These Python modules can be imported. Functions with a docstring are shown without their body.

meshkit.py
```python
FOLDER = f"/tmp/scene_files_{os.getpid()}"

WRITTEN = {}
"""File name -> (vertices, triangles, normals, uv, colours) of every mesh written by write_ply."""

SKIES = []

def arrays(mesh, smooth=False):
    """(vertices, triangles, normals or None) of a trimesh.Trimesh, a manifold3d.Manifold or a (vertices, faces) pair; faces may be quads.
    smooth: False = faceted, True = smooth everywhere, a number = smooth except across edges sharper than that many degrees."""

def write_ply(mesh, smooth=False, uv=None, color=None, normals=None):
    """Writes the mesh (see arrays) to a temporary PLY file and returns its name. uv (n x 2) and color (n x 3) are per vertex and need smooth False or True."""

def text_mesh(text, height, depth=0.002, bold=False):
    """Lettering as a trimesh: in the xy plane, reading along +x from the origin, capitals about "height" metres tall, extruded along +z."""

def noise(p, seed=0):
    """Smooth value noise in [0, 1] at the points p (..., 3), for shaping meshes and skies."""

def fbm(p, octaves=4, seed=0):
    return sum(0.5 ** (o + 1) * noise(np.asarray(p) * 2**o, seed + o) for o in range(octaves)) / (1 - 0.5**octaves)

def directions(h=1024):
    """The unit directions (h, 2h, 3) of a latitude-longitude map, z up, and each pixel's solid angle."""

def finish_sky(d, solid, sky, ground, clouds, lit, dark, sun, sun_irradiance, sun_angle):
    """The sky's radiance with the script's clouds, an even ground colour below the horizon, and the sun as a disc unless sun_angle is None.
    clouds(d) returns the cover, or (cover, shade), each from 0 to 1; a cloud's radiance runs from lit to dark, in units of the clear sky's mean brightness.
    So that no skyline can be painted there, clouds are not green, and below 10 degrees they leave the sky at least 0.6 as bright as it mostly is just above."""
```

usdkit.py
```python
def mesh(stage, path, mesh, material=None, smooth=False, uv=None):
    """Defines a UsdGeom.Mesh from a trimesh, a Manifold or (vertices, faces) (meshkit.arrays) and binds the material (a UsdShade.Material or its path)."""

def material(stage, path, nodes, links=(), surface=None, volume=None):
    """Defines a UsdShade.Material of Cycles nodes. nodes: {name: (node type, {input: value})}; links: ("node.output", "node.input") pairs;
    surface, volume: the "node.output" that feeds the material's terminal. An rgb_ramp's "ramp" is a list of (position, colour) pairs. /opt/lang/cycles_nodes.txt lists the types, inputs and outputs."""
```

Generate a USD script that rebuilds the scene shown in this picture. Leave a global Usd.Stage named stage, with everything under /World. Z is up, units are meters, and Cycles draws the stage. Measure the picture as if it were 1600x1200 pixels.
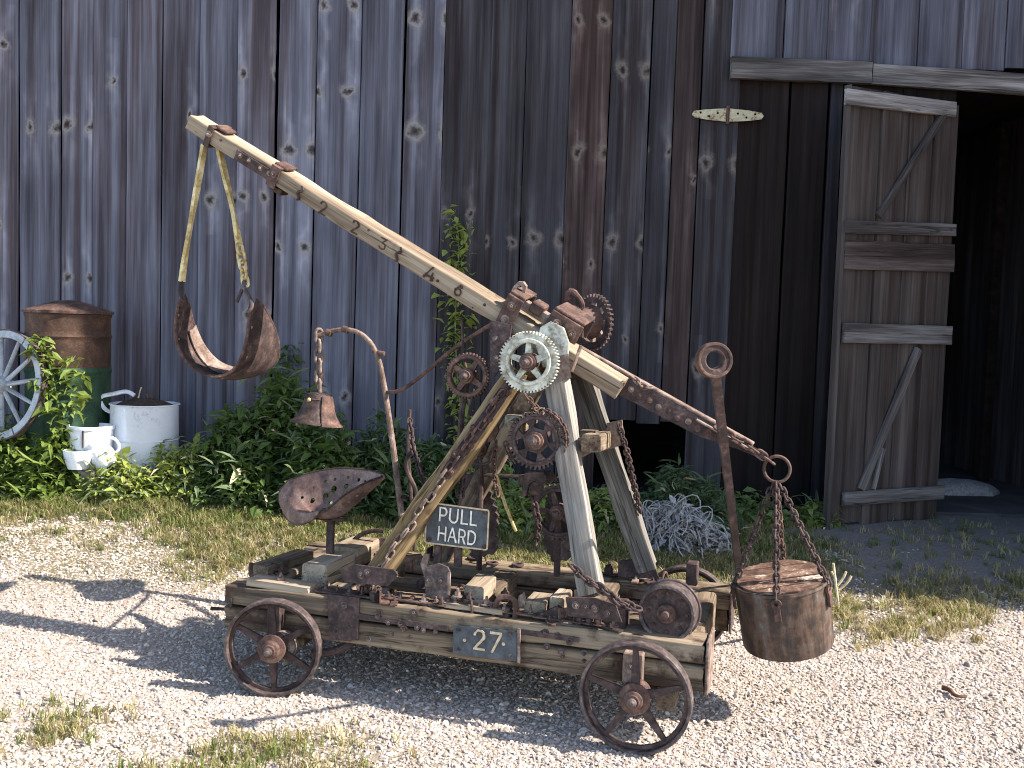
import math, random
import numpy as np
import trimesh
import manifold3d as m3
from shapely.geometry import Polygon, Point, box as sbox
from shapely import affinity
import meshkit, usdkit
from pxr import Usd, UsdGeom, UsdLux, UsdShade, Gf, Sdf, Vt

random.seed(7)
rng = np.random.default_rng(7)
stage = Usd.Stage.CreateInMemory()
UsdGeom.SetStageUpAxis(stage, UsdGeom.Tokens.z)
UsdGeom.SetStageMetersPerUnit(stage, 1.0)
UsdGeom.Xform.Define(stage, '/World')
UsdGeom.Scope.Define(stage, '/World/Looks')

# ---------------------------------------------------------------- camera, sky, sun, exposure
FPX = 1500.0                                   # focal length in pixels of a 1600 px wide picture
EYE = np.array([0.0, 0.0, 1.53])
PITCH, ROLL = math.atan(88 / 1500), math.atan(0.031)
EXPOSURE = 1.75
SUN_EL, SUN_AZ = math.radians(40), math.radians(-11)      # azimuth measured from +x towards +y
SUN_I, SKY_S = 1.15, 0.11

FWD = np.array([0, math.cos(PITCH), -math.sin(PITCH)])
_U0 = np.array([0, math.sin(PITCH), math.cos(PITCH)])
_R0 = np.array([1.0, 0, 0])
RGT = math.cos(ROLL) * _R0 + math.sin(ROLL) * _U0
UPV = -math.sin(ROLL) * _R0 + math.cos(ROLL) * _U0


def gm(M):
    return Gf.Matrix4d(*[float(x) for x in np.asarray(M, float).T.ravel()])


def frame(x, y, z, o):
    M = np.eye(4)
    M[:3, 0], M[:3, 1], M[:3, 2], M[:3, 3] = x, y, z, o
    return M


cam = UsdGeom.Camera.Define(stage, '/World/camera')
cam.AddTransformOp().Set(gm(frame(RGT, UPV, -FWD, EYE)))
cam.CreateHorizontalApertureAttr(36.0)
cam.CreateVerticalApertureAttr(27.0)
cam.CreateFocalLengthAttr(36.0 * FPX / 1600)
cam.CreateClippingRangeAttr(Gf.Vec2f(0.05, 2000))
cam.CreateExposureAttr(EXPOSURE)

SUN = np.array([math.cos(SUN_EL) * math.cos(SUN_AZ), math.cos(SUN_EL) * math.sin(SUN_AZ), math.sin(SUN_EL)])
sky = UsdLux.DomeLight.Define(stage, '/World/sky')
sky.GetPrim().SetCustomDataByKey('kind', 'structure')
skym = usdkit.material(stage, '/World/Looks/sky_look', {
    's': ('sky_texture', {'sky_type': 'single_scattering', 'sun_disc': False, 'sun_elevation': SUN_EL,
                          'sun_rotation': math.atan2(SUN[0], SUN[1])}),
    'b': ('background_shader', {'strength': SKY_S})}, [('s.color', 'b.color')], surface='b.background')
UsdShade.MaterialBindingAPI.Apply(sky.GetPrim()).Bind(skym)
sun = UsdLux.DistantLight.Define(stage, '/World/sun')
_sx = np.cross([0, 0, 1.0], SUN); _sx /= np.linalg.norm(_sx)
sun.AddTransformOp().Set(gm(frame(_sx, np.cross(SUN, _sx), SUN, [0, 0, 20])))
sun.CreateNormalizeAttr(True)
sun.CreateIntensityAttr(SUN_I)
sun.CreateAngleAttr(0.5)
sun.CreateColorAttr(Gf.Vec3f(1.0, 0.925, 0.835))

# ---------------------------------------------------------------- measuring helpers
YAW = math.atan(451 / 1500)
CU = np.array([math.cos(YAW), -math.sin(YAW), 0])           # the cart's length, towards its right end
CV = np.array([math.sin(YAW), math.cos(YAW), 0])            # across the cart, away from us
CO = -1.3 * CU + 3.95 * CV                                  # middle of the cart on the ground
CART = frame(CU, CV, [0, 0, 1.0], CO)


def ray(px, py):
    return FWD + RGT * (px - 800) / FPX - UPV * (py - 600) / FPX


def P(px, py, y):
    """World point at depth y."""
    d = ray(px, py)
    return EYE + d * (y - EYE[1]) / d[1]


def K(px, py, y):
    """Point in cart space on the plane at distance y from the cart's long axis."""
    d = ray(px, py)
    t = ((CO - EYE) @ CV + y) / (d @ CV)
    w = EYE + d * t - CO
    return np.array([w @ CU, w @ CV, w[2]])


def KW(p):
    return CO + p[0] * CU + p[1] * CV + np.array([0, 0, p[2]])


def smooth01(t):
    t = np.clip(t, 0, 1)
    return t * t * (3 - 2 * t)


def ground_z(x, y):
    x, y = np.asarray(x, float), np.asarray(y, float)
    base = (0.27 + 0.17 * smooth01((0.6 - x) / 3.2)) * smooth01((y - 4.3) / 2.3)
    q = np.stack([x * 1.3, y * 1.3, 0 * x], -1)
    return base + 0.03 * (meshkit.fbm(q, 3, 5) - 0.5) * smooth01((y - 4.9) / 1.0) + 0.012 * (meshkit.fbm(q * 2.2, 2, 9) - 0.5)


# ---------------------------------------------------------------- prim helpers
_used = {}


def numbered(parent, name):
    k = (parent, name)
    n = _used.get(k, -1) + 1
    _used[k] = n
    return f'{parent}/{name}' if n == 0 else f'{parent}/{name}_{n:03d}'


def tag(prim, label=None, cat=None, group=None, kind=None):
    prim = prim.GetPrim() if hasattr(prim, 'GetPrim') else prim
    for k, v in (('label', label), ('category', cat), ('group', group), ('kind', kind)):
        if v:
            prim.SetCustomDataByKey(k, v)
    return prim


def path_of(parent):
    return '/World' if parent is None else str(parent.GetPath())


def thing(name, label=None, cat=None, M=None, parent=None, group=None, kind=None):
    x = UsdGeom.Xform.Define(stage, numbered(path_of(parent), name))
    if M is not None:
        x.AddTransformOp().Set(gm(M))
    return tag(x, label, cat, group, kind)


def obj(name, mesh, mat, parent=None, M=None, smooth=35, label=None, cat=None, group=None, kind=None):
    if isinstance(mesh, list):
        mesh = trimesh.util.concatenate(mesh)
    m = usdkit.mesh(stage, numbered(path_of(parent), name), mesh, MAT[mat], smooth=smooth)
    if M is not None:
        UsdGeom.Xformable(m).AddTransformOp().Set(gm(M))
    return tag(m, label, cat, group, kind)


# ---------------------------------------------------------------- shapes
def tm(man):
    m = man.to_mesh()
    return trimesh.Trimesh(np.array(m.vert_properties[:, :3]), np.array(m.tri_verts), process=False)


def box(sx, sy, sz, c=(0, 0, 0), bev=0.004):
    b = min(bev, 0.45 * min(sx, sy, sz))
    pts = []
    for a in (-1, 1):
        for q in (-1, 1):
            for r in (-1, 1):
                for k in range(3):
                    p = np.array([a * sx / 2, q * sy / 2, r * sz / 2])
                    for j in range(3):
                        if j != k:
                            p[j] -= b * (a, q, r)[j]
                    pts.append(p)
    m = trimesh.convex.convex_hull(np.array(pts))
    m.apply_translation(c)
    return m


def moved(mesh, M):
    m = mesh.copy()
    m.apply_transform(M)
    return m


def rot(axis, ang):
    return trimesh.transformations.rotation_matrix(ang, axis)


def unit(v):
    v = np.asarray(v, float)
    return v / np.linalg.norm(v)


def along(A, B, up=(0, 1, 0)):
    """Frame at A: x runs to B, z is nearest to UP."""
    A, B = np.asarray(A, float), np.asarray(B, float)
    x = unit(B - A)
    y = unit(np.cross(np.asarray(up, float), x))
    return frame(x, y, np.cross(x, y), A)


def timber(L, w, h, seed=0, wear=0.004, taper=(1, 1), n=None):
    """A weathered squared timber from x = 0 to L: rounded arrises, wandering faces, splintered ends."""
    n = n or max(8, int(L / 0.05))
    b = 0.12 * min(w, h)
    ring = []
    for sy, sz in ((1, -1), (1, 1), (-1, 1), (-1, -1)):
        c = np.array([sy * (w / 2 - b), sz * (h / 2 - b)])
        a0 = {(1, -1): -90, (1, 1): 0, (-1, 1): 90, (-1, -1): 180}[(sy, sz)]
        for k in range(3):
            a = math.radians(a0 + 45 * k)
            ring.append(c + b * np.array([math.cos(a), math.sin(a)]))
        nxt = {(1, -1): (w / 2, 0), (1, 1): (0, h / 2), (-1, 1): (-w / 2, 0), (-1, -1): (0, -h / 2)}[(sy, sz)]
        ring.append(np.array(nxt, float))
    ring = np.array(ring)
    m = len(ring)
    xs = np.linspace(0, L, n)
    V = np.zeros((n, m, 3))
    V[..., 0] = xs[:, None]
    tp = np.interp(xs, [0, L], taper)
    V[..., 1:] = ring[None] * tp[:, None, None]
    q = np.concatenate([V[..., :1] * 5, V[..., 1:] * 18], -1) + seed * 7.31
    V[..., 1] += wear * 2 * (meshkit.fbm(q, 2, seed) - 0.5)
    V[..., 2] += wear * 2 * (meshkit.fbm(q + 31, 2, seed + 3) - 0.5)
    r = np.random.default_rng(seed)
    V[0, :, 0] += wear * 1.6 * (r.random(m) - 0.5)
    V[-1, :, 0] += wear * 1.6 * (r.random(m) - 0.5)
    v = V.reshape(-1, 3)
    f = []
    for i in range(n - 1):
        for j in range(m):
            a, b2 = i * m + j, i * m + (j + 1) % m
            f += [(a, b2, b2 + m), (a, b2 + m, a + m)]
    c0, c1 = len(v), len(v) + 1
    v = np.vstack([v, V[0].mean(0), V[-1].mean(0)])
    for j in range(m):
        f.append((c0, (j + 1) % m, j))
        f.append((c1, (n - 1) * m + j, (n - 1) * m + (j + 1) % m))
    t = trimesh.Trimesh(v, np.array(f)[:, ::-1], process=False)
    if t.volume < 0:
        t.invert()
    return t


def tube(points, r, sides=8, closed=False, cap=True):
    p = np.asarray(points, float)
    n = len(p)
    r = np.broadcast_to(np.asarray(r, float), (n,))
    t = (np.roll(p, -1, 0) - np.roll(p, 1, 0)) if closed else np.gradient(p, axis=0)
    t /= np.linalg.norm(t, axis=1, keepdims=True) + 1e-12
    a = np.cross(t[0], [0, 0, 1.0] if abs(t[0][2]) < 0.9 else [1.0, 0, 0])
    A = []
    for k in range(n):
        a = a - t[k] * (a @ t[k])
        a /= np.linalg.norm(a)
        A.append(a)
    A = np.array(A)
    B = np.cross(t, A)
    ang = np.arange(sides) * 2 * math.pi / sides
    v = p[:, None] + r[:, None, None] * (np.cos(ang)[None, :, None] * A[:, None] + np.sin(ang)[None, :, None] * B[:, None])
    v = v.reshape(-1, 3)
    f = []
    for i in range(n if closed else n - 1):
        i2 = (i + 1) % n
        for j in range(sides):
            j2 = (j + 1) % sides
            f += [(i * sides + j, i * sides + j2, i2 * sides + j2), (i * sides + j, i2 * sides + j2, i2 * sides + j)]
    if cap and not closed:
        v = np.vstack([v, p[0], p[-1]])
        for j in range(sides):
            f.append((n * sides, (j + 1) % sides, j))
            f.append((n * sides + 1, (n - 1) * sides + j, (n - 1) * sides + (j + 1) % sides))
    return trimesh.Trimesh(v, f, process=False)


def spline(pts, n=24):
    from scipy.interpolate import CubicSpline
    pts = np.asarray(pts, float)
    d = np.r_[0, np.cumsum(np.linalg.norm(np.diff(pts, axis=0), axis=1))]
    return CubicSpline(d, pts)(np.linspace(0, d[-1], n))


def lathe(profile, sides=32):
    """Revolved about z; profile is a list of (radius, z)."""
    return trimesh.creation.revolve(np.array(profile, float), sections=sides)


def ring_mesh(r0, r1, y0, y1, sides=48):
    """A closed ring about z with a chamfered rectangular section."""
    c = min(0.2 * (r1 - r0), 0.2 * (y1 - y0), 0.004)
    prof = [(r0, y0 + c), (r0 + c, y0), (r1 - c, y0), (r1, y0 + c), (r1, y1 - c), (r1 - c, y1), (r0 + c, y1), (r0, y1 - c), (r0, y0 + c)]
    m = lathe(prof, sides)
    m.fix_normals()
    return m


FACE = np.array([[1, 0, 0, 0], [0, 0, -1, 0], [0, 1, 0, 0], [0, 0, 0, 1.0]])   # xy plane -> xz plane, +z -> -y (towards us)


def extr(poly, t):
    geoms = getattr(poly, 'geoms', [poly])
    return trimesh.util.concatenate([trimesh.creation.extrude_polygon(g, t, engine='earcut') for g in geoms])


def gear_poly(r, teeth, depth, sharp=0.5):
    pts = []
    for k in range(teeth):
        a = 2 * math.pi * k / teeth
        w = 2 * math.pi / teeth
        for t, rr in ((0.0, r - depth), (0.3, r - depth), (0.3 + 0.2 * (1 - sharp), r), (0.8 - 0.2 * (1 - sharp) + 0.0, r)):
            pts.append((rr * math.cos(a + t * w), rr * math.sin(a + t * w)))
    return Polygon(pts)


def bolt(r=0.009, h=0.01, sides=6):
    """Along +z from 0: a washer, a nut and a stub of thread."""
    return trimesh.util.concatenate([lathe([(0, 0), (r * 1.7, 0), (r * 1.7, h * .25), (0, h * .25)], 14),
                                     lathe([(0, h * .2), (r, h * .2), (r * .95, h), (0, h)], sides),
                                     lathe([(0, h * .9), (r * .5, h * .9), (r * .45, h * 1.7), (0, h * 1.75)], 8)])


def bolt_front(p, r=0.009, h=0.01):
    m = moved(bolt(r, h), FACE)
    m.apply_translation(p)
    return m


def bolt_top(p, r=0.009, h=0.01):
    m = bolt(r, h)
    m.apply_translation(p)
    return m


def link(L, w, r, A, B, twist):
    """One chain link between two points."""
    A, B = np.asarray(A, float), np.asarray(B, float)
    c, x = (A + B) / 2, unit(B - A)
    s = np.cross(x, [0.31, 0.2, 0.93] if abs(x[2]) < 0.9 else [1, 0.1, 0.0])
    s = unit(s)
    t = np.cross(x, s)
    y = s * math.cos(twist) + t * math.sin(twist)
    pts = []
    for k in range(14):
        a = 2 * math.pi * k / 14
        ex = (L / 2 - w / 2) * np.sign(math.cos(a)) if abs(math.cos(a)) > 1e-6 else 0
        pts.append(c + x * (ex + w / 2 * math.cos(a)) + y * (w / 2 * math.sin(a)))
    return tube(pts, r, 6, closed=True)


def chain(name, pts, parent, mat='rust_dark', L=0.045, w=0.026, r=0.0045, label=None, part=True, start_twist=0.3):
    """A chain along a polyline: every link a mesh of its own under one part."""
    pts = np.asarray(pts, float)
    d = np.r_[0, np.cumsum(np.linalg.norm(np.diff(pts, axis=0), axis=1))]
    step = L - 2.4 * r
    n = max(2, int(round(d[-1] / step)))
    q = np.stack([np.interp(np.linspace(0, d[-1], n + 1), d, pts[:, k]) for k in range(3)], 1)
    root = thing(name, parent=parent) if part else parent
    if label and part:
        tag(root, label)
    for k in range(n):
        obj('link', link(L, w, r, q[k], q[k + 1], start_twist + (k % 2) * math.pi / 2 + random.uniform(-.25, .25)), mat, root, smooth=True)
    return root


def sag(A, B, drop, n=12):
    t = np.linspace(0, 1, n)[:, None]
    p = np.asarray(A) * (1 - t) + np.asarray(B) * t
    p[:, 2] -= drop * 4 * (t * (1 - t))[:, 0]
    return p


def hull(*parts):
    return trimesh.convex.convex_hull(np.vstack([np.asarray(p) for p in parts]))


def rough_text(text, height, depth, seed):
    """Lettering with wandering, chipped outlines."""
    t = meshkit.text_mesh(text, height, depth)
    v = np.array(t.vertices)
    q = v * [1, 1, 0] / height * 5 + seed * 3.7
    v[:, 0] += height * .055 * (meshkit.fbm(q, 3, seed) - .5) * 2
    v[:, 1] += height * .055 * (meshkit.fbm(q + 17, 3, seed + 1) - .5) * 2
    t.vertices = v
    return t


# ---------------------------------------------------------------- materials
MAT = {}


def tight(stops, k):
    """Noise crowds round its middle: draw the ramp's stops in towards it."""
    return [(0.5 + (p - 0.5) * k, c) for p, c in stops]


def mat(name, nodes, links, surface, **kw):
    MAT[name] = usdkit.material(stage, '/World/Looks/' + name, nodes, links, surface=surface, **kw)


def wood(name, stops, long_axis='x', grain=(1.6, 45, 45), rough=0.85, crack=0.55, stain=None, bump=0.6):
    """Weathered timber; the grain runs along one axis of the piece's own space, each piece from its own place in the grain."""
    g = np.array(grain, float)
    if long_axis == 'z':
        g = g[[1, 2, 0]]
    nodes = {
        'tc': ('texture_coordinate', {}), 'oi': ('object_info', {}),
        'rv': ('vector_math', {'math_type': 'scale', 'vector1': (37.0, 61.0, 23.0)}),
        'ad': ('vector_math', {'math_type': 'add'}),
        'm1': ('mapping', {'scale': tuple(g)}), 'm2': ('mapping', {'scale': tuple(g * 3.2)}), 'm3': ('mapping', {'scale': tuple(np.maximum(g * 0.22, 0.8))}),
        'n1': ('noise_texture', {'scale': 1.0, 'detail': 4.0, 'roughness': 0.6, 'distortion': 0.4}),
        'n2': ('noise_texture', {'scale': 1.0, 'detail': 2.0}),
        'n3': ('noise_texture', {'scale': 1.0, 'detail': 3.0}),
        'mx': ('math', {'math_type': 'multiply_add', 'value2': 0.45}),
        'mx2': ('math', {'math_type': 'multiply_add', 'value2': 0.4}),
        'mo': ('math', {'math_type': 'multiply_add', 'value2': 0.18}),
        'sub': ('math', {'math_type': 'subtract', 'value2': 0.51}),
        'rp': ('rgb_ramp', {'ramp': tight(stops, .62)}),
        'mc': ('mapping', {'scale': tuple(g * np.array([0.7, 0.7, 0.7]))}),
        'cr': ('noise_texture', {'scale': 1.0, 'detail': 3.0, 'roughness': 0.7, 'distortion': 0.8}),
        'crr': ('rgb_ramp', {'ramp': [(0, (1, 1, 1)), (crack - 0.23, (1, 1, 1)), (crack - 0.20, (.18, .16, .14)), (crack - 0.18, (.18, .16, .14)), (crack - 0.15, (1, 1, 1)), (1, (1, 1, 1))]}),
        'mul': ('mix', {'mix_type': 'multiply', 'fac': 0.9}),
        'bp': ('bump', {'strength': bump, 'distance': 0.004}),
        'p': ('principled_bsdf', {'roughness': rough, 'specular_ior_level': 0.25})}
    links = [('oi.random', 'rv.scale'), ('tc.object', 'ad.vector1'), ('rv.vector', 'ad.vector2')]
    for m in ('m1', 'm2', 'm3', 'mc'):
        links.append(('ad.vector', m + '.vector'))
    links += [('m1.vector', 'n1.vector'), ('m2.vector', 'n2.vector'), ('m3.vector', 'n3.vector'), ('mc.vector', 'cr.vector'),
              ('n1.fac', 'mx.value1'), ('n2.fac', 'mx2.value1'), ('oi.random', 'mo.value1'), ('n3.fac', 'mo.value3'),
              ('mo.value', 'sub.value1'), ('sub.value', 'mx2.value3'), ('mx2.value', 'mx.value3'),
              ('mx.value', 'rp.fac'), ('cr.fac', 'crr.fac'), ('rp.color', 'mul.color1'), ('crr.color', 'mul.color2'),
              ('n1.fac', 'bp.height'), ('bp.normal', 'p.normal')]
    last = 'mul.color'
    if stain:
        nodes.update({'ns': ('noise_texture', {'scale': stain[1], 'detail': 5.0, 'roughness': 0.65}),
                      'nr': ('rgb_ramp', {'ramp': [(0, (0, 0, 0)), (stain[2], (0, 0, 0)), (stain[2] + .14, (1, 1, 1)), (1, (1, 1, 1))]}),
                      'sm': ('mix', {'color2': stain[0]})})
        links += [('ad.vector', 'ns.vector'), ('ns.fac', 'nr.fac'), ('nr.color', 'sm.fac'), (last, 'sm.color1')]
        last = 'sm.color'
    links.append((last, 'p.base_color'))
    mat(name, nodes, links, 'p.BSDF')


def barn_wood(name, stops, knot_pale, knots=True):
    """Barn board: upright grain, streaks, mirrored pairs of knots with pale rims."""
    nodes = {
        'tc': ('texture_coordinate', {}), 'oi': ('object_info', {}),
        'rv': ('vector_math', {'math_type': 'scale', 'vector1': (37.0, 61.0, 23.0)}),
        'ad': ('vector_math', {'math_type': 'add'}),
        'm1': ('mapping', {'scale': (22, 9, 0.42)}), 'm2': ('mapping', {'scale': (130, 20, 2.2)}), 'm3': ('mapping', {'scale': (5, 5, 0.9)}),
        'n1': ('noise_texture', {'scale': 1.0, 'detail': 5.0, 'roughness': 0.6, 'distortion': 0.3}),
        'n2': ('noise_texture', {'scale': 1.0, 'detail': 3.0}),
        'n3': ('noise_texture', {'scale': 1.0, 'detail': 4.0, 'roughness': 0.6}),
        'a': ('math', {'math_type': 'multiply_add', 'value2': 0.85}),
        'b': ('math', {'math_type': 'multiply_add', 'value2': 0.30}),
        'c': ('math', {'math_type': 'multiply_add', 'value2': 0.75}),
        'o': ('math', {'math_type': 'multiply_add', 'value2': 0.20, 'value3': -0.55}),
        'rp': ('rgb_ramp', {'ramp': stops}),
        'm4': ('mapping', {'scale': (13, 9, 0.3)}), 'n4': ('noise_texture', {'scale': 1.0, 'detail': 4.0, 'roughness': 0.65}),
        'o4': ('math', {'math_type': 'multiply_add', 'value2': 0.12}), 'r4': ('rgb_ramp', {'ramp': [(0, (0, 0, 0)), (.50, (0, 0, 0)), (.68, (1, 1, 1)), (1, (1, 1, 1))]}),
        'f4': ('math', {'math_type': 'multiply', 'value2': 0.82}), 'dk': ('mix', {'mix_type': 'multiply', 'color2': (.42, .29, .25)}),
        'bp': ('bump', {'strength': 0.7, 'distance': 0.006}),
        'p': ('principled_bsdf', {'roughness': 0.9, 'specular_ior_level': 0.2})}
    links = [('oi.random', 'rv.scale'), ('tc.object', 'ad.vector1'), ('rv.vector', 'ad.vector2')]
    links += [('oi.random', 'o4.value1'), ('n4.fac', 'o4.value3'), ('o4.value', 'r4.fac'), ('r4.color', 'f4.value1'), ('f4.value', 'dk.fac'), ('rp.color', 'dk.color1')]
    for i in '1234':
        links += [('ad.vector', f'm{i}.vector'), (f'm{i}.vector', f'n{i}.vector')]
    links += [('oi.random', 'o.value1'), ('n1.fac', 'a.value1'), ('o.value', 'a.value3'), ('n2.fac', 'b.value1'), ('a.value', 'b.value3'),
              ('n3.fac', 'c.value1'), ('b.value', 'c.value3'), ('n1.fac', 'bp.height'), ('bp.normal', 'p.normal')]
    if not knots:
        links += [('c.value', 'rp.fac'), ('dk.color', 'p.base_color')]
        return mat(name, nodes, links, 'p.BSDF')
    H = 0.95
    M = lambda k, v2=None, v3=None, **kw: ('math', {'math_type': k, **({} if v2 is None else {'value2': v2}), **({} if v3 is None else {'value3': v3}), **kw})
    nodes.update({
        'xyz': ('separate_xyz', {}), 'zs': M('multiply', 1 / H), 'r7': M('multiply', 17.3), 'za': M('add'),
        'cell': M('floor'), 'fr': M('fraction'), 'cv': ('combine_xyz', {}), 'r100': M('multiply', 91.7),
        'wn': ('white_noise_texture', {'dimensions': '3D'}), 'wc': ('separate_xyz', {}),
        'ky': M('multiply_add', 0.5, 0.25), 'dzf': M('subtract'), 'dz': M('multiply', H),
        'wob': ('noise_texture', {'scale': 6.0, 'detail': 2.0}), 'wm': M('multiply_add', 0.16, -0.08), 'xw': M('add'), 'ko': M('multiply_add', 0.13, -0.065), 'xo': M('add'), 'ax': M('absolute'),
        'kx': M('multiply_add', 0.07, 0.045), 'dx': M('subtract'),
        'dz7': M('multiply', 0.75), 'dv': ('combine_xyz', {}), 'len': ('vector_math', {'math_type': 'length'}),
        'jit': ('noise_texture', {'scale': 55.0, 'detail': 2.0}), 'jm': M('multiply_add', 0.036, -0.018), 'd2': M('add'),
        'sz': M('multiply_add', 11.0, 10.5), 'dn': M('multiply'),
        'kr': ('rgb_ramp', {'ramp': [(0, (.014, .012, .012)), (.12, (.020, .016, .015)), (.22, (.07, .055, .048)), (.46, tuple(x * .72 for x in knot_pale)), (.62, tuple(x * .5 for x in knot_pale)), (1, tuple(x * .5 for x in knot_pale))]}),
        'km': ('rgb_ramp', {'ramp': [(0, (.95, .95, .95)), (.2, (.85, .85, .85)), (.45, (.7, .7, .7)), (.85, (0, 0, 0)), (1, (0, 0, 0))]}),
        'ex': M('greater_than', 0.52), 'kf': M('multiply'), 'mixk': ('mix', {}),
        # a pale streak above and below each knot
        'adx': M('absolute'), 'adz': M('absolute'),
        's1': ('map_range', {'from_min': 0.0, 'from_max': 0.05, 'to_min': 1.0, 'to_max': 0.0, 'clamp': True}),
        's2': ('map_range', {'from_min': 0.0, 'from_max': 0.42, 'to_min': 0.36, 'to_max': 0.0, 'clamp': True}),
        's3': M('multiply'), 's4': M('multiply'), 'cs': M('add')})
    links += [('tc.object', 'xyz.vector'), ('xyz.z', 'zs.value1'), ('oi.random', 'r7.value1'), ('zs.value', 'za.value1'), ('r7.value', 'za.value2'),
              ('za.value', 'cell.value1'), ('za.value', 'fr.value1'), ('oi.random', 'r100.value1'), ('cell.value', 'cv.x'), ('r100.value', 'cv.y'),
              ('cv.vector', 'wn.vector'), ('wn.color', 'wc.vector'), ('wc.y', 'ky.value1'), ('fr.value', 'dzf.value1'), ('ky.value', 'dzf.value2'), ('dzf.value', 'dz.value1'),
              ('ad.vector', 'wob.vector'), ('wob.fac', 'wm.value1'), ('xyz.x', 'xw.value1'), ('wm.value', 'xw.value2'), ('wc.z', 'ko.value1'), ('xw.value', 'xo.value1'), ('ko.value', 'xo.value2'), ('xo.value', 'ax.value1'),
              ('wc.x', 'kx.value1'), ('ax.value', 'dx.value1'), ('kx.value', 'dx.value2'),
              ('dz.value', 'dz7.value1'), ('dx.value', 'dv.x'), ('dz7.value', 'dv.y'), ('dv.vector', 'len.vector1'),
              ('ad.vector', 'jit.vector'), ('jit.fac', 'jm.value1'), ('len.value', 'd2.value1'), ('jm.value', 'd2.value2'),
              ('wc.z', 'sz.value1'), ('d2.value', 'dn.value1'), ('sz.value', 'dn.value2'), ('dn.value', 'kr.fac'), ('dn.value', 'km.fac'),
              ('wn.value', 'ex.value1'), ('km.color', 'kf.value1'), ('ex.value', 'kf.value2'),
              ('dx.value', 'adx.value1'), ('dz.value', 'adz.value1'), ('adx.value', 's1.value'), ('adz.value', 's2.value'),
              ('s1.result', 's3.value1'), ('s2.result', 's3.value2'), ('s3.value', 's4.value1'), ('ex.value', 's4.value2'),
              ('c.value', 'cs.value1'), ('s4.value', 'cs.value2'), ('cs.value', 'rp.fac'),
              ('kf.value', 'mixk.fac'), ('dk.color', 'mixk.color1'), ('kr.color', 'mixk.color2'), ('mixk.color', 'p.base_color')]
    mat(name, nodes, links, 'p.BSDF')


def speckled(name, stops, scale=14, rough=0.8, metal=0.0, bump=0.5, dist=0.003, detail=7, fine=90, spec=0.3):
    """Rust, paint, soil: mottled by two sizes of noise in the piece's own space."""
    mat(name, {
        'tc': ('texture_coordinate', {}), 'oi': ('object_info', {}),
        'rv': ('vector_math', {'math_type': 'scale', 'vector1': (7.0, 5.0, 3.0)}), 'ad': ('vector_math', {'math_type': 'add'}),
        'n': ('noise_texture', {'scale': scale, 'detail': detail, 'roughness': 0.62, 'distortion': 0.5}),
        'f': ('noise_texture', {'scale': fine, 'detail': 3.0}),
        'a': ('math', {'math_type': 'multiply_add', 'value2': 0.4}), 's': ('math', {'math_type': 'subtract', 'value2': 0.2}),
        'rp': ('rgb_ramp', {'ramp': tight(stops, .58)}),
        'b': ('bump', {'strength': bump, 'distance': dist}),
        'p': ('principled_bsdf', {'roughness': rough, 'metallic': metal, 'specular_ior_level': spec})},
        [('oi.random', 'rv.scale'), ('tc.object', 'ad.vector1'), ('rv.vector', 'ad.vector2'), ('ad.vector', 'n.vector'), ('ad.vector', 'f.vector'),
         ('f.fac', 'a.value1'), ('n.fac', 's.value1'), ('s.value', 'a.value3'), ('a.value', 'rp.fac'), ('rp.color', 'p.base_color'),
         ('a.value', 'b.height'), ('b.normal', 'p.normal')], 'p.BSDF')


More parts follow.
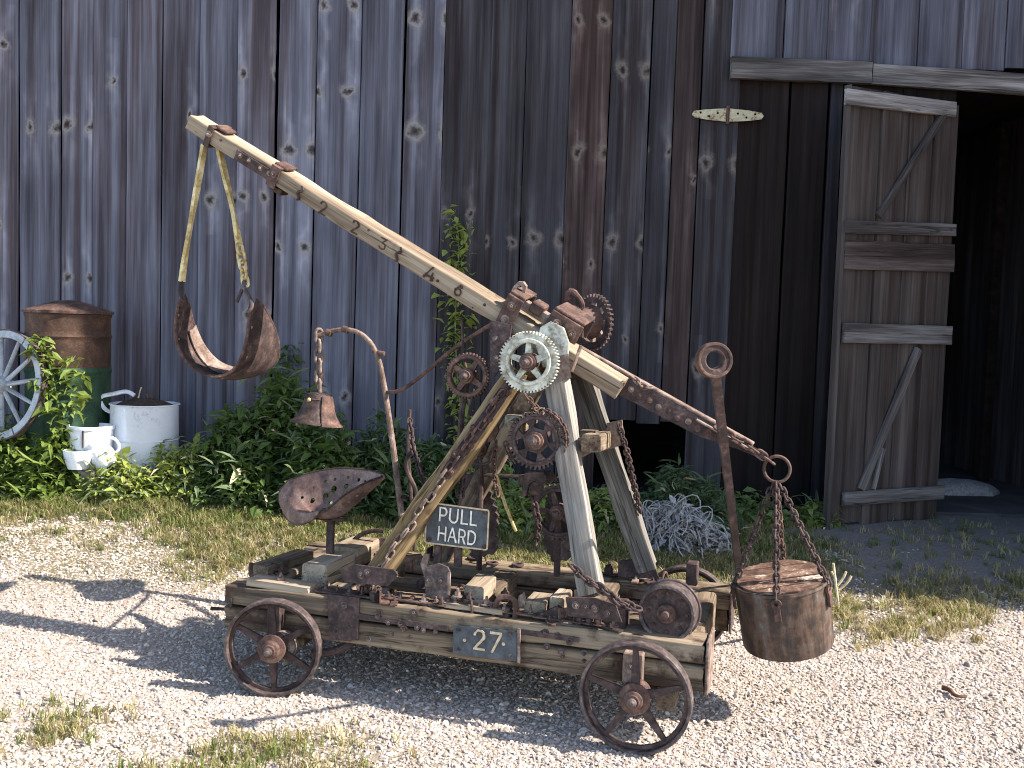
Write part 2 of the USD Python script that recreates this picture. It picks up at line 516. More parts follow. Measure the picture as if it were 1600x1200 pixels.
def foliage(name, dark, mid, light, trans=0.35):
    mat(name, {
        'g': ('geometry', {}), 'oi': ('object_info', {}), 'ra': ('math', {'math_type': 'add'}), 'fr': ('math', {'math_type': 'fraction'}),
        'rp': ('rgb_ramp', {'ramp': [(0, dark), (.45, mid), (1, light)]}),
        'd': ('principled_bsdf', {'roughness': 0.6, 'specular_ior_level': 0.3}), 't': ('translucent_bsdf', {}),
        'hs': ('hsv', {'hue': 0.485, 'saturation': 1.1, 'value': 1.35}), 'm': ('mix_closure', {'fac': trans})},
        [('g.random_per_island', 'ra.value1'), ('oi.random', 'ra.value2'), ('ra.value', 'fr.value1'), ('fr.value', 'rp.fac'), ('rp.color', 'd.base_color'),
         ('rp.color', 'hs.color'), ('hs.color', 't.color'), ('d.BSDF', 'm.closure1'), ('t.BSDF', 'm.closure2')], 'm.closure')


def plain(name, color, rough=0.7, **kw):
    mat(name, {'p': ('principled_bsdf', {'base_color': color, 'roughness': rough, **kw})}, [], 'p.BSDF')


barn_wood('barn_board_grey', [(0, (0.0173, 0.0171, 0.0216)), (0.28, (0.0576, 0.0589, 0.0765)), (0.5, (0.1037, 0.1074, 0.1364)), (0.75, (0.1824, 0.1881, 0.2325)), (1, (0.3168, 0.323, 0.3824))], (.36, .34, .32))
barn_wood('barn_board_dark', [(0, (0.0079, 0.007, 0.0078)), (0.3, (0.0222, 0.021, 0.0249)), (0.55, (0.0436, 0.0426, 0.0498)), (0.8, (0.0832, 0.0814, 0.0917)), (1, (0.1663, 0.1628, 0.1709))], (.24, .21, .19))
barn_wood('barn_board_brown', [(0, (0.0086, 0.0062, 0.0062)), (0.3, (0.0216, 0.0161, 0.0167)), (0.5, (0.0432, 0.031, 0.0298)), (0.75, (0.0864, 0.0651, 0.0651)), (1, (0.1728, 0.1426, 0.1426))], (.25, .2, .17))
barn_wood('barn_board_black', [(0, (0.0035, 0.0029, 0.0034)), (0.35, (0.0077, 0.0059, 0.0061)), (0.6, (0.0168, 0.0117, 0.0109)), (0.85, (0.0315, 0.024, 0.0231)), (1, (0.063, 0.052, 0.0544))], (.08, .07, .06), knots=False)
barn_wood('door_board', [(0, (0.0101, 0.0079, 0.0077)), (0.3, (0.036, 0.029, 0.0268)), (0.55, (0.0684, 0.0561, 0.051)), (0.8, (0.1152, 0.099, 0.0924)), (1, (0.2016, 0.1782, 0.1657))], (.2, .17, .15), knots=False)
wood('rail_wood', [(0, (0.027, 0.0243, 0.023)), (0.4, (0.108, 0.0972, 0.0945)), (0.65, (0.216, 0.2025, 0.1958)), (1, (0.432, 0.4185, 0.405))])
wood('door_rail', [(0, (.014, .012, .012)), (.4, (.05, .043, .041)), (.65, (.10, .09, .088)), (1, (.2, .19, .19))])
wood('door_dark_rail', [(0, (.010, .008, .008)), (.4, (.032, .022, .020)), (.65, (.062, .045, .041)), (1, (.12, .10, .095))])
wood('beam_wood', [(0, (0.0202, 0.0145, 0.0102)), (0.35, (0.0808, 0.058, 0.0387)), (0.6, (0.1557, 0.1154, 0.0762)), (1, (0.2653, 0.2095, 0.1473))], stain=((.040, .022, .014), 7.0, .50))
wood('arm_wood', [(0, (0.0541, 0.0387, 0.0249)), (0.35, (0.1623, 0.1212, 0.0822)), (0.62, (0.2488, 0.1959, 0.1394)), (1, (0.3353, 0.2785, 0.2141))], stain=((.085, .045, .028), 5.0, .60))
wood('leg_wood_grey', [(0, (0.0284, 0.0251, 0.022)), (0.35, (0.1078, 0.0978, 0.0853)), (0.6, (0.2043, 0.1873, 0.1651)), (1, (0.3292, 0.3075, 0.2752))])
wood('leg_wood_yellow', [(0, (0.0297, 0.0182, 0.0076)), (0.35, (0.095, 0.0635, 0.0285)), (0.6, (0.1782, 0.1242, 0.0601)), (1, (0.2732, 0.2042, 0.1202))], stain=((.05, .026, .014), 6.0, .50))
speckled('rust_dark', [(0, (0.0082, 0.0064, 0.0066)), (0.3, (0.023, 0.0147, 0.0133)), (0.55, (0.0476, 0.0285, 0.0256)), (0.8, (0.0861, 0.057, 0.0494)), (1, (0.164, 0.1242, 0.1092))], scale=16)
speckled('rust', [(0, (0.0131, 0.0092, 0.0085)), (0.3, (0.0394, 0.0221, 0.0181)), (0.55, (0.0804, 0.0442, 0.0342)), (0.8, (0.1353, 0.081, 0.0608)), (1, (0.246, 0.184, 0.152))], scale=14)
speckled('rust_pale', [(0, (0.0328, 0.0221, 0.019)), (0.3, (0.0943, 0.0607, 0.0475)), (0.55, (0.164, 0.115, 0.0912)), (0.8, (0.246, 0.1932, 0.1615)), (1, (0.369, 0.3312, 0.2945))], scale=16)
speckled('old_iron', [(0, (.016, .013, .013)), (.3, (.042, .032, .031)), (.55, (.078, .057, .053)), (.8, (.15, .115, .105)), (1, (.30, .26, .245))], scale=18, rough=.55, metal=.25)
mat('pot_iron', {'tc': ('texture_coordinate', {}), 'm': ('mapping', {'scale': (14, 14, 2.2)}), 'n': ('noise_texture', {'scale': 1.0, 'detail': 6.0, 'roughness': .65, 'distortion': .4}),
                 'f': ('noise_texture', {'scale': 26.0, 'detail': 5.0, 'roughness': .7}), 'a': ('math', {'math_type': 'multiply_add', 'value2': .6}), 's': ('math', {'math_type': 'subtract', 'value2': .3}),
                 'rp': ('rgb_ramp', {'ramp': [(0, (.008, .007, .007)), (.36, (.020, .015, .013)), (.47, (.045, .029, .021)), (.56, (.085, .050, .033)), (.62, (.075, .066, .060)), (.72, (.15, .135, .12)), (1, (.26, .24, .22))]}),
                 'b': ('bump', {'strength': .6, 'distance': .004}), 'p': ('principled_bsdf', {'roughness': .55, 'metallic': .15, 'specular_ior_level': .4})},
    [('tc.object', 'm.vector'), ('m.vector', 'n.vector'), ('tc.object', 'f.vector'), ('f.fac', 'a.value1'), ('n.fac', 's.value1'), ('s.value', 'a.value3'), ('a.value', 'rp.fac'),
     ('rp.color', 'p.base_color'), ('a.value', 'b.height'), ('b.normal', 'p.normal')], 'p.BSDF')
speckled('lid_wood', [(0, (.02, .012, .009)), (.35, (.075, .040, .027)), (.58, (.15, .085, .058)), (.72, (.24, .17, .125)), (.78, (.42, .36, .28)), (1, (.5, .45, .38))], scale=11)
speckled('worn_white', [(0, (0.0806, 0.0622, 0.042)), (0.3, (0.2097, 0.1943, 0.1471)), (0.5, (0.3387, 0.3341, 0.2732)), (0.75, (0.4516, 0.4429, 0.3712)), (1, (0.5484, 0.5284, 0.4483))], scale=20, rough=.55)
speckled('white_enamel', [(0, (0.148, 0.1368, 0.128)), (0.22, (0.407, 0.418, 0.432)), (0.4, (0.5476, 0.57, 0.608)), (1, (0.6068, 0.6232, 0.656))], scale=6, rough=.35, bump=.15)
speckled('bell_iron', [(0, (.016, .012, .012)), (.4, (.04, .028, .025)), (.6, (.07, .047, .04)), (1, (.13, .095, .08))], scale=22, rough=.5, metal=.3, bump=.2)
speckled('seat_rust', [(0, (.03, .018, .015)), (.3, (.085, .050, .040)), (.55, (.14, .085, .070)), (.8, (.21, .145, .12)), (1, (.32, .25, .22))], scale=12, rough=.6, bump=.25)
speckled('drum_rust', [(0, (0.015, 0.009, 0.0067)), (0.35, (0.0413, 0.0225, 0.015)), (0.6, (0.075, 0.039, 0.0248)), (1, (0.15, 0.09, 0.06))], scale=5)
speckled('drum_green', [(0, (0.009, 0.0165, 0.0105)), (0.35, (0.0165, 0.0413, 0.0225)), (0.65, (0.0263, 0.0638, 0.0338)), (1, (0.0675, 0.09, 0.0525))], scale=6)
speckled('sign_slate', [(0, (0.0186, 0.0155, 0.0132)), (0.25, (0.0341, 0.0372, 0.0396)), (0.6, (0.0527, 0.0589, 0.066)), (1, (0.0868, 0.093, 0.099))], scale=20, rough=.6, bump=.2)
speckled('letter_paint', [(0, (.22, .17, .12)), (.3, (.42, .37, .30)), (.6, (.56, .53, .46)), (1, (.66, .64, .58))], scale=40, rough=.6, bump=.1)
speckled('letter_tan', [(0, (.16, .11, .06)), (.3, (.30, .22, .13)), (.6, (.40, .31, .2)), (1, (.5, .42, .3))], scale=40, rough=.6, bump=.1)
speckled('numeral_iron', [(0, (.012, .008, .007)), (.5, (.04, .022, .016)), (1, (.10, .05, .035))], scale=30)
speckled('strap_leather', [(0, (.14, .09, .03)), (.35, (.34, .25, .10)), (.6, (.5, .4, .2)), (1, (.62, .54, .36))], scale=16, rough=.7)
speckled('wagon_paint', [(0, (0.124, 0.124, 0.124)), (0.35, (0.2356, 0.248, 0.2666)), (0.6, (0.31, 0.3286, 0.3534)), (1, (0.4092, 0.4216, 0.434))], scale=10)
speckled('hinge_paint', [(0, (.10, .04, .02)), (.33, (.20, .13, .07)), (.45, (.36, .33, .22)), (1, (.5, .48, .36))], scale=16)
speckled('soil', [(0, (.012, .009, .007)), (.5, (.04, .028, .02)), (1, (.08, .055, .04))], scale=30, rough=1)
speckled('barn_floor', [(0, (.025, .022, .022)), (.5, (.06, .055, .055)), (1, (.10, .09, .09))], scale=3, rough=.95)
speckled('dry_stalk', [(0, (.2, .15, .08)), (.5, (.42, .35, .22)), (1, (.58, .5, .36))], scale=30)
speckled('dry_brush', [(0, (.13, .12, .115)), (.5, (.28, .265, .26)), (1, (.46, .45, .43))], scale=30)
speckled('twig_bark', [(0, (.03, .015, .01)), (.5, (.08, .04, .025)), (1, (.15, .08, .05))], scale=40)
speckled('stem_green', [(0, (.03, .05, .012)), (.5, (.08, .12, .03)), (1, (.16, .2, .06))], scale=30)
foliage('leaf_green', (0.052, 0.0906, 0.0218), (0.1229, 0.1903, 0.0437), (0.2835, 0.3263, 0.078), trans=.4)
foliage('leaf_deep', (0.0418, 0.0756, 0.0227), (0.0974, 0.1607, 0.0455), (0.2204, 0.2741, 0.078), trans=.4)
foliage('leaf_sunny', (.05, .085, .016), (.11, .16, .030), (.20, .25, .055))
foliage('leaf_pale', (0.055, 0.088, 0.0385), (0.099, 0.143, 0.066), (0.165, 0.209, 0.11))
foliage('grass_blade', (.050, .085, .018), (.115, .15, .036), (.25, .25, .085), trans=.35)
foliage('grass_dry', (.12, .115, .045), (.25, .22, .10), (.42, .36, .20), trans=.35)
for _n, _c in (('pebble_white', [(0, (.24, .195, .165)), (.45, (.37, .305, .26)), (.8, (.46, .39, .335)), (1, (.58, .52, .47))]),
               ('pebble_tan', [(0, (.20, .155, .12)), (.5, (.33, .26, .205)), (1, (.45, .37, .30))]),
               ('pebble_grey', [(0, (.17, .15, .14)), (.5, (.28, .25, .235)), (1, (.42, .385, .36))])):
    mat(_n, {'oi': ('object_info', {}), 'tc': ('texture_coordinate', {}), 'n': ('noise_texture', {'scale': 2.5, 'detail': 3.0}),
             'a': ('math', {'math_type': 'multiply_add', 'value2': .5}), 's': ('math', {'math_type': 'subtract', 'value2': .25}), 'rp': ('rgb_ramp', {'ramp': _c}),
             'p': ('principled_bsdf', {'roughness': .8, 'specular_ior_level': .3})},
        [('oi.random', 's.value1'), ('tc.object', 'n.vector'), ('n.fac', 'a.value1'), ('s.value', 'a.value3'), ('a.value', 'rp.fac'), ('rp.color', 'p.base_color')], 'p.BSDF')
# the yard: pale crushed stone, grading into soil under the grass towards the barn
mat('yard', {
    'g': ('geometry', {}), 'n': ('noise_texture', {'scale': 60.0, 'detail': 5.0, 'roughness': .7}), 'v': ('voronoi_texture', {'scale': 48.0}),
    'big': ('noise_texture', {'scale': 1.1, 'detail': 5.0, 'roughness': .6}), 'xyz': ('separate_xyz', {}),
    'st': ('rgb_ramp', {'ramp': [(0, (.16, .125, .10)), (.4, (.27, .22, .18)), (.6, (.35, .29, .245)), (1, (.46, .40, .35))]}),
    'so': ('rgb_ramp', {'ramp': [(0, (.05, .042, .024)), (.4, (.12, .10, .055)), (.6, (.19, .16, .095)), (1, (.29, .245, .165))]}),
    'y': ('map_range', {'from_min': 4.6, 'from_max': 5.7, 'to_min': -.25, 'to_max': .62, 'clamp': True}),
    'lx': ('map_range', {'from_min': 0.4, 'from_max': -0.4, 'to_min': 0.0, 'to_max': 1.0, 'clamp': True}), 'ly': ('map_range', {'from_min': 4.0, 'from_max': 3.4, 'to_min': 0.0, 'to_max': 0.30, 'clamp': True}), 'lxy': ('math', {'math_type': 'multiply'}), 'ad2': ('math', {'math_type': 'add'}),
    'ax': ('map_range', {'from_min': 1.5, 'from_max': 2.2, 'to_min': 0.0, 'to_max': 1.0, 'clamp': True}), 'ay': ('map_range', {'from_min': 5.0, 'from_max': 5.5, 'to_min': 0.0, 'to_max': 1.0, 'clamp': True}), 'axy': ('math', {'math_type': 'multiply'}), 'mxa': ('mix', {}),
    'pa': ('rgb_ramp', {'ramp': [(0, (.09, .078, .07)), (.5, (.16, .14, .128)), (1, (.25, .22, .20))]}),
    'ad': ('math', {'math_type': 'add'}), 'mr': ('map_range', {'from_min': .42, 'from_max': .72, 'to_min': 0.0, 'to_max': 1.0, 'clamp': True}),
    'mx': ('mix', {}), 'mv': ('math', {'math_type': 'multiply_add', 'value2': .5}),
    'b': ('bump', {'strength': .9, 'distance': .012}), 'p': ('principled_bsdf', {'roughness': .95, 'specular_ior_level': .2})},
    [('g.position', 'n.vector'), ('g.position', 'v.vector'), ('g.position', 'big.vector'), ('g.position', 'xyz.vector'), ('xyz.y', 'y.value'),
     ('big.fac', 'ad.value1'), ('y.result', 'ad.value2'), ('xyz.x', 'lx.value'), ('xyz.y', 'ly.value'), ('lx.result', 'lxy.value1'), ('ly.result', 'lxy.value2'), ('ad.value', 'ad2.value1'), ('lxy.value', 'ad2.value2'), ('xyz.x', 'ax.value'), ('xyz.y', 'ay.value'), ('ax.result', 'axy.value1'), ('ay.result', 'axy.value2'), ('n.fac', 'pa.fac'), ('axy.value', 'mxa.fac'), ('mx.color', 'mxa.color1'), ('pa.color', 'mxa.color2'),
     ('ad2.value', 'mr.value'), ('n.fac', 'st.fac'), ('n.fac', 'so.fac'),
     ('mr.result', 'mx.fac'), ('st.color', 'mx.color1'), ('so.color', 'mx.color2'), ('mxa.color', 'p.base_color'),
     ('v.distance', 'mv.value1'), ('n.fac', 'mv.value3'), ('mv.value', 'b.height'), ('b.normal', 'p.normal')], 'p.BSDF')

# ================================================================ ground
xs = np.concatenate([[-400, -150, -60, -25, -14], np.arange(-9, 9.01, 0.12), [14, 25, 60, 150, 400]])
ys = np.concatenate([[-400, -150, -60, -20, -8, -3], np.arange(0.5, 7.61, 0.1), [9, 14, 30, 80, 200, 400]])
X, Y = np.meshgrid(xs, ys, indexing='xy')
Z = ground_z(X, Y)
nx, ny = len(xs), len(ys)
i, j = np.meshgrid(np.arange(nx - 1), np.arange(ny - 1), indexing='xy')
a = (j * nx + i).ravel()
quads = np.stack([a, a + 1, a + nx + 1, a + nx], 1)
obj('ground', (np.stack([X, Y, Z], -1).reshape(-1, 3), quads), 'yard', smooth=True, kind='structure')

# ================================================================ barn
WY = 6.8                                                     # face of the barn wall
barn = thing('barn', 'old weathered plank barn with a dark open doorway, behind the wheeled catapult', 'barn')


def wx(px, py=400):
    return P(px, py, WY)[0]


def wz(px, py):
    return P(px, py, WY)[2]


def board(x0, x1, z0, z1, y, mat_, parent, seed, th=0.026, name='board', lean=0.0, label=None):
    """An upright board, its face towards us at depth y: slightly cupped, edges wandering, foot ragged."""
    r = np.random.default_rng(seed)
    w, n = x1 - x0, max(6, int((z1 - z0) / 0.22))
    zs = np.linspace(z0, z1, n)
    cup = r.uniform(-0.006, 0.007)
    tw = r.uniform(-0.012, 0.012)
    ts = np.array([-.5, -.47, -.2, .2, .47, .5])
    e0 = 0.003 * r.standard_normal(n).cumsum() / math.sqrt(n) * 2
    e1 = 0.003 * r.standard_normal(n).cumsum() / math.sqrt(n) * 2
    V = np.zeros((n, 8, 3))
    for q, t in enumerate(ts):
        V[:, q, 0] = t * w + np.where(t < 0, e0, e1) + lean * (zs - z0)
        V[:, q, 1] = cup * (4 * t * t - 1) + tw * 2 * t + (0.004 if abs(t) == .5 else 0)
        V[:, q, 2] = zs
    V[:, 6, 0], V[:, 6, 1] = V[:, 5, 0], th
    V[:, 7, 0], V[:, 7, 1] = V[:, 0, 0], th
    V[:, 6:, 2] = zs[:, None]
    V[0, :, 2] += r.uniform(-.02, .02)
    v = V.reshape(-1, 3)
    f = []
    for i_ in range(n - 1):
        for q in range(8):
            q2 = (q + 1) % 8
            f += [(i_ * 8 + q, i_ * 8 + q2, (i_ + 1) * 8 + q2), (i_ * 8 + q, (i_ + 1) * 8 + q2, (i_ + 1) * 8 + q)]
    for k in range(1, 7):
        f += [(0, k + 1, k), ((n - 1) * 8, (n - 1) * 8 + k, (n - 1) * 8 + k + 1)]
    m = trimesh.Trimesh(v, f, process=False)
    return obj(name, m, mat_, parent, M=frame([1, 0, 0], [0, 1, 0], [0, 0, 1], [(x0 + x1) / 2, y, 0]), smooth=30, label=label)


TOP = 7.2
seams = [-880, -805, -740, -660, -590, -520, -455, -380, -310, -240, -175, -105, -42, 28, 93, 143, 196, 250, 310, 368, 426, 486, 555, 622, 684, 757, 810, 878, 940, 1004, 1042, 1082, 1142]
tones = {684: 'barn_board_dark', 1004: 'barn_board_dark', 1042: 'barn_board_brown', 810: 'barn_board_dark', 757: 'barn_board_dark', 878: 'barn_board_brown', 940: 'barn_board_dark', 1082: 'barn_board_dark'}
rb = random.Random(3)
zsill = wz(1040, 660)
for k in range(len(seams) - 1):
    a_, b_ = seams[k], seams[k + 1]
    m_ = tones.get(a_, 'barn_board_grey')
    z0 = 0.16
    if a_ in (940, 1004, 1042):
        z0 = zsill
    board(wx(a_) + .004, wx(b_) - .004, z0, TOP + rb.uniform(-.02, .02), WY + rb.uniform(-.007, .010), m_, barn, 100 + k, lean=0.004 * (a_ > 400))
# the bricked-down opening under the boards keeps a post at its right side
board(wx(1100), wx(1122), 0.1, zsill + .0, WY + .03, 'barn_board_grey', barn, 401, name='opening_post')
board(wx(1124), wx(1142), 0.1, zsill + .0, WY + .012, 'barn_board_dark', barn, 402)
# boards above the doorway
zt = wz(1300, 100)
top_seams = [1142, 1226, 1294, 1362, 1436, 1505, 1574, 1640, 1712]
for k in range(len(top_seams) - 1):
    board(wx(top_seams[k], 50) + .004, wx(top_seams[k + 1], 50) - .004, zt, TOP, WY + rb.uniform(-.004, .008), 'barn_board_grey', barn, 500 + k)
# two header rails over the doors
M_ = along(P(1142, 106, WY - .03), P(1360, 114, WY - .03), (0, 0, 1))
obj('header_rail', timber(np.linalg.norm(P(1360, 114, WY) - P(1142, 106, WY)), .05, .15, 31, .004), 'rail_wood', barn, M=M_)
M_ = along(P(1362, 116, WY - .026), P(1720, 140, WY - .026), (0, 0, 1))
obj('header_rail', timber(np.linalg.norm(P(1720, 140, WY) - P(1362, 116, WY)), .045, .14, 32, .004), 'rail_wood', barn, M=M_)
# the shut door leaf
leaf = thing('shut_door', parent=barn, label='dark shut leaf of the barn door')
zd = wz(1230, 122)
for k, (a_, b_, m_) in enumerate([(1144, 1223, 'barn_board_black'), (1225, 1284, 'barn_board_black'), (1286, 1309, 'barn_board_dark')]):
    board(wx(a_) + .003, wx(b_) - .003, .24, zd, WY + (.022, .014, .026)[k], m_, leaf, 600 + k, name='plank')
# strap hinge, pale flaking paint
hinge = thing('strap_hinge', parent=barn)
hc = P(1137, 180, WY - .014)
sc = WY / FPX
for s_ in (-1, 1):
    poly = Polygon([(s_ * .012, -.045), (s_ * .14, -.036), (s_ * .235, -.022), (s_ * .25, 0), (s_ * .235, .022), (s_ * .14, .036), (s_ * .012, .045)])
    for hx in (.07, .13, .19):
        poly = poly.difference(Point(s_ * hx, 0.012 * (1 if hx != .13 else -1)).buffer(.008))
    obj('hinge_leaf', moved(extr(poly, .006), FACE), 'hinge_paint', hinge, M=frame([1, 0, .0], [0, 1, 0], [0, 0, 1], hc))
obj('hinge_pin', trimesh.creation.cylinder(.013, .125, sections=12), 'rust', hinge, M=frame([1, 0, 0], [0, 1, 0], [0, 0, 1], hc + [0, -.004, 0]))
# the wall behind the open leaf
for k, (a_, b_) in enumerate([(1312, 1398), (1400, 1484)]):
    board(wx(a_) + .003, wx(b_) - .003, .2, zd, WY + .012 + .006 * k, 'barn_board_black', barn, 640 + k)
# the open leaf, swung right out on the jamb of the doorway, its free edge standing off the wall
ang = math.radians(26)
DX = np.array([math.cos(ang), math.sin(ang), 0])
DY = np.array([-math.sin(ang), math.cos(ang), 0])
_h = P(1484, 480, WY - .035)
_r = ray(1312, 480)
_t = ((_h - EYE) @ DY) / (_r @ DY)
_f = EYE + _r * _t
DW = float((_h - _f) @ DX)
DM = frame(DX, DY, [0, 0, 1], [_f[0], _f[1], 0])
door = thing('open_door', parent=barn, M=DM, label='weathered plank door swung wide open, showing its braces')


def D(px, py):
    """Point of the door's face in its own space."""
    d = ray(px, py)
    o = DM[:3, 3]
    t = ((o - EYE) @ DY) / (d @ DY)
    w = EYE + d * t - o
    return np.array([w @ DX, 0, w[2]])


zlow, zhigh = D(1400, 818)[2], D(1400, 146)[2]
for k, (a_, b_) in enumerate([(0, .28 * DW), (.284 * DW, .54 * DW), (.544 * DW, .76 * DW), (.764 * DW, DW)]):
    r_ = random.Random(k)
    board(a_ + .002, b_ - .002, zlow + r_.uniform(0, .03), zhigh, .0 + r_.uniform(0, .006), 'door_board', door, 700 + k, name='plank')


def rail(p0, p1, w, th, name, mt='rail_wood', seed=1):
    A, B = D(*p0), D(*p1)
    A[1] = B[1] = -th / 2 - .004
    obj(name, timber(np.linalg.norm(B - A), th, w, seed, .003), mt, door, M=along(A, B, (0, 0, 1)))


rail((1318, 152), (1488, 172), .10, .03, 'rail', 'rail_wood', 41)
rail((1316, 355), (1488, 360), .085, .03, 'rail', 'door_rail', 42)
rail((1316, 398), (1486, 404), .19, .026, 'rail', 'door_dark_rail', 43)
rail((1314, 520), (1482, 524), .13, .028, 'rail', 'door_rail', 44)
rail((1314, 779), (1470, 768), .095, .03, 'rail', 'door_rail', 45)
rail((1472, 178), (1370, 338), .05, .024, 'brace', 'door_rail', 46)
rail((1432, 545), (1342, 764), .06, .024, 'brace', 'door_rail', 47)
rail((1378, 700), (1362, 764), .03, .018, 'brace', 'rail_wood', 48)
board(-.022, -.003, zlow, zhigh, -.012, 'door_board', door, 720, name='edge_batten', th=.045)
# opening's right jamb and the wall beyond it
for k, (a_, b_) in enumerate([(1712, 1790), (1790, 1868), (1868, 1940), (1940, 2010)]):
    board(wx(a_) + .004, wx(b_) - .004, .2, TOP, WY + .004 * k, 'barn_board_dark', barn, 800 + k)
# inside: floor, walls, ceiling, a post
bx0, bx1, by1 = wx(-880) + .02, wx(2010) - .02, 13.0
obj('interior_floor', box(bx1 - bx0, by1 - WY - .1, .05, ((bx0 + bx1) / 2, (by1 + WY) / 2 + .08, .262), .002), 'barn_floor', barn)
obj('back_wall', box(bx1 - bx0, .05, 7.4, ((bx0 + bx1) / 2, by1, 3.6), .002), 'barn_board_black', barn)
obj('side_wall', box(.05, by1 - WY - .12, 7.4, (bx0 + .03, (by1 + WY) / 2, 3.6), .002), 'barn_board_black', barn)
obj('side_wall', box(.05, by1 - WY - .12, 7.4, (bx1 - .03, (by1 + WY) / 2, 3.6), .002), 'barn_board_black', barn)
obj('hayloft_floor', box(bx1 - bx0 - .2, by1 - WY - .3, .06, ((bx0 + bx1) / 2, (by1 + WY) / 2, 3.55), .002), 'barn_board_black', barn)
obj('roof', [hull([(bx0 - .4, WY - .25, TOP), (bx1 + .2, WY - .25, TOP), (bx0 - .4, 10, 9.6), (bx1 + .2, 10, 9.6), (bx0 - .4, WY - .25, TOP + .1), (bx1 + .2, WY - .25, TOP + .1), (bx0 - .4, 10, 9.7), (bx1 + .2, 10, 9.7)]),
             hull([(bx0 - .4, by1 + .3, TOP), (bx1 + .2, by1 + .3, TOP), (bx0 - .4, 10.002, 9.6), (bx1 + .2, 10.002, 9.6), (bx0 - .4, by1 + .3, TOP + .1), (bx1 + .2, by1 + .3, TOP + .1), (bx0 - .4, 10.002, 9.7), (bx1 + .2, 10.002, 9.7)])],
    'drum_rust', barn)
pc = P(1542, 640, 8.6)
obj('interior_post', timber(3.2, .08, .08, 55), 'barn_board_black', barn, M=frame([0, 0, 1], [1, 0, 0], [0, 1, 0], [pc[0], pc[1], .27]))
# cross-girts that the boards are nailed to
for zz in (1.0, 2.6, 4.4, 6.2):
    L_ = wx(1140) - bx0 - .1
    obj('girt', timber(L_, .09, .12, int(zz * 10), .003, n=20), 'barn_board_black', barn, M=frame([1, 0, 0], [0, 1, 0], [0, 0, 1], [bx0 + .06, WY + .085, zz]))
# the tall wing that stands forward at the right and shades the wall
WX0, WYF = 4.35, 4.83
wing = thing('barn_wing', 'tall plank barn wing standing forward to the right of the doorway', 'barn')
for k in range(8):
    a_, b_ = WYF + .02 + k * .25, WYF + .02 + (k + 1) * .25
    m = trimesh.Trimesh(*[np.array(q) for q in (box(b_ - a_ - .008, .03, 11.2, (0, 0, 5.7)).vertices, box(b_ - a_ - .008, .03, 11.2, (0, 0, 5.7)).faces)])
    obj('board', m, 'barn_board_grey', wing, M=frame([0, 1, 0], [-1, 0, 0], [0, 0, 1], [WX0 + .02, (a_ + b_) / 2, 0]))
for k in range(12):
    obj('board', box(.29, .03, 11.2, (0, 0, 5.7)), 'barn_board_grey', wing, M=frame([1, 0, 0], [0, 1, 0], [0, 0, 1], [WX0 + .16 + k * .3, WYF, 0]))
obj('wing_body', box(3.5, 5.0, 11.0, (WX0 + 1.82, WYF + 2.54, 5.6)), 'barn_board_dark', wing)

# ================================================================ the catapult
cart = thing('catapult', 'wheeled timber catapult with a long arm, rusty gears and iron tractor seat on gravel', 'catapult', M=CART)
YF, YB = -.44, .46                                           # outer faces of the two side beams
Z0, Z1 = .215, .40                                           # under and upper side of the side beams
BT = .13


def beam(name, A, B, w, h, mt='beam_wood', up=(0, 1, 0), seed=1, parent=None, wear=.004, label=None, taper=(1, 1)):
    """Timber from A to B in cart space; h is measured along UP, w across."""
    A, B = np.asarray(A, float), np.asarray(B, float)
    M = along(A, B, up)
    o = obj(name, timber(np.linalg.norm(B - A), w, h, seed, wear, taper), mt, parent or cart, M=M, label=label)
    return o, M


def local(M, p):
    return (np.linalg.inv(M) @ np.r_[p, 1])[:3]


def to_local(M, mesh):
    return moved(mesh, np.linalg.inv(M))


zc, zh = (Z0 + Z1) / 2, Z1 - Z0
# each side beam is two timbers, one on the other
fb, fbM = beam('side_beam', (-1.0, YF + BT / 2, Z0 + .05), (1.01, YF + BT / 2, Z0 + .05), .098, BT, seed=11, wear=.010)
fb2, fb2M = beam('side_beam', (-1.0, YF + BT / 2 + .002, Z1 - .041), (1.005, YF + BT / 2 + .002, Z1 - .041), .08, BT, seed=12, wear=.010)
bb, bbM = beam('side_beam', (-1.05, YB - BT / 2, Z0 + .05), (1.04, YB - BT / 2, Z0 + .05), .098, BT, seed=13, wear=.010)
bb2, bb2M = beam('side_beam', (-1.05, YB - BT / 2, Z1 - .041), (1.045, YB - BT / 2, Z1 - .041), .08, BT, seed=14, wear=.010)
for x_, w_, h_, s_ in ((-.93, .11, .15, 21), (-.56, .12, .14, 22), (.02, .1, .12, 23), (.5, .12, .13, 24), (.93, .12, .16, 25)):
    beam('cross_beam', (x_, YF + BT + .002, Z1 - h_ / 2 - .01), (x_, YB - BT - .002, Z1 - h_ / 2 - .01), w_, h_, up=(0, 0, 1), seed=s_)
for x_, y_, l_, s_ in ((-.2, -.12, .5, 26), (.22, -.02, .55, 27), (-.55, .12, .5, 28)):
    beam('deck_board', (x_, y_, Z1 - .075), (x_ + l_, y_ + .01, Z1 - .07), .12, .03, up=(0, 0, 1), seed=s_)
for k in range(5):                                           # belly boards low between the beams
    y_ = -.235 + k * .118
    beam('belly_board', (-.86, y_, Z0 + .012 + .004 * (k % 2)), (.86, y_ + .004, Z0 + .014), .112, .022, up=(0, 0, 1), seed=130 + k, wear=.003)
for k in range(4):
    y_ = -.26 + k * .13
    beam('deck_board', (-.985, y_, Z1 - .055), (-.985 + random.uniform(.28, .36), y_ + .01, Z1 - .05), .118, .026, up=(0, 0, 1), seed=140 + k)
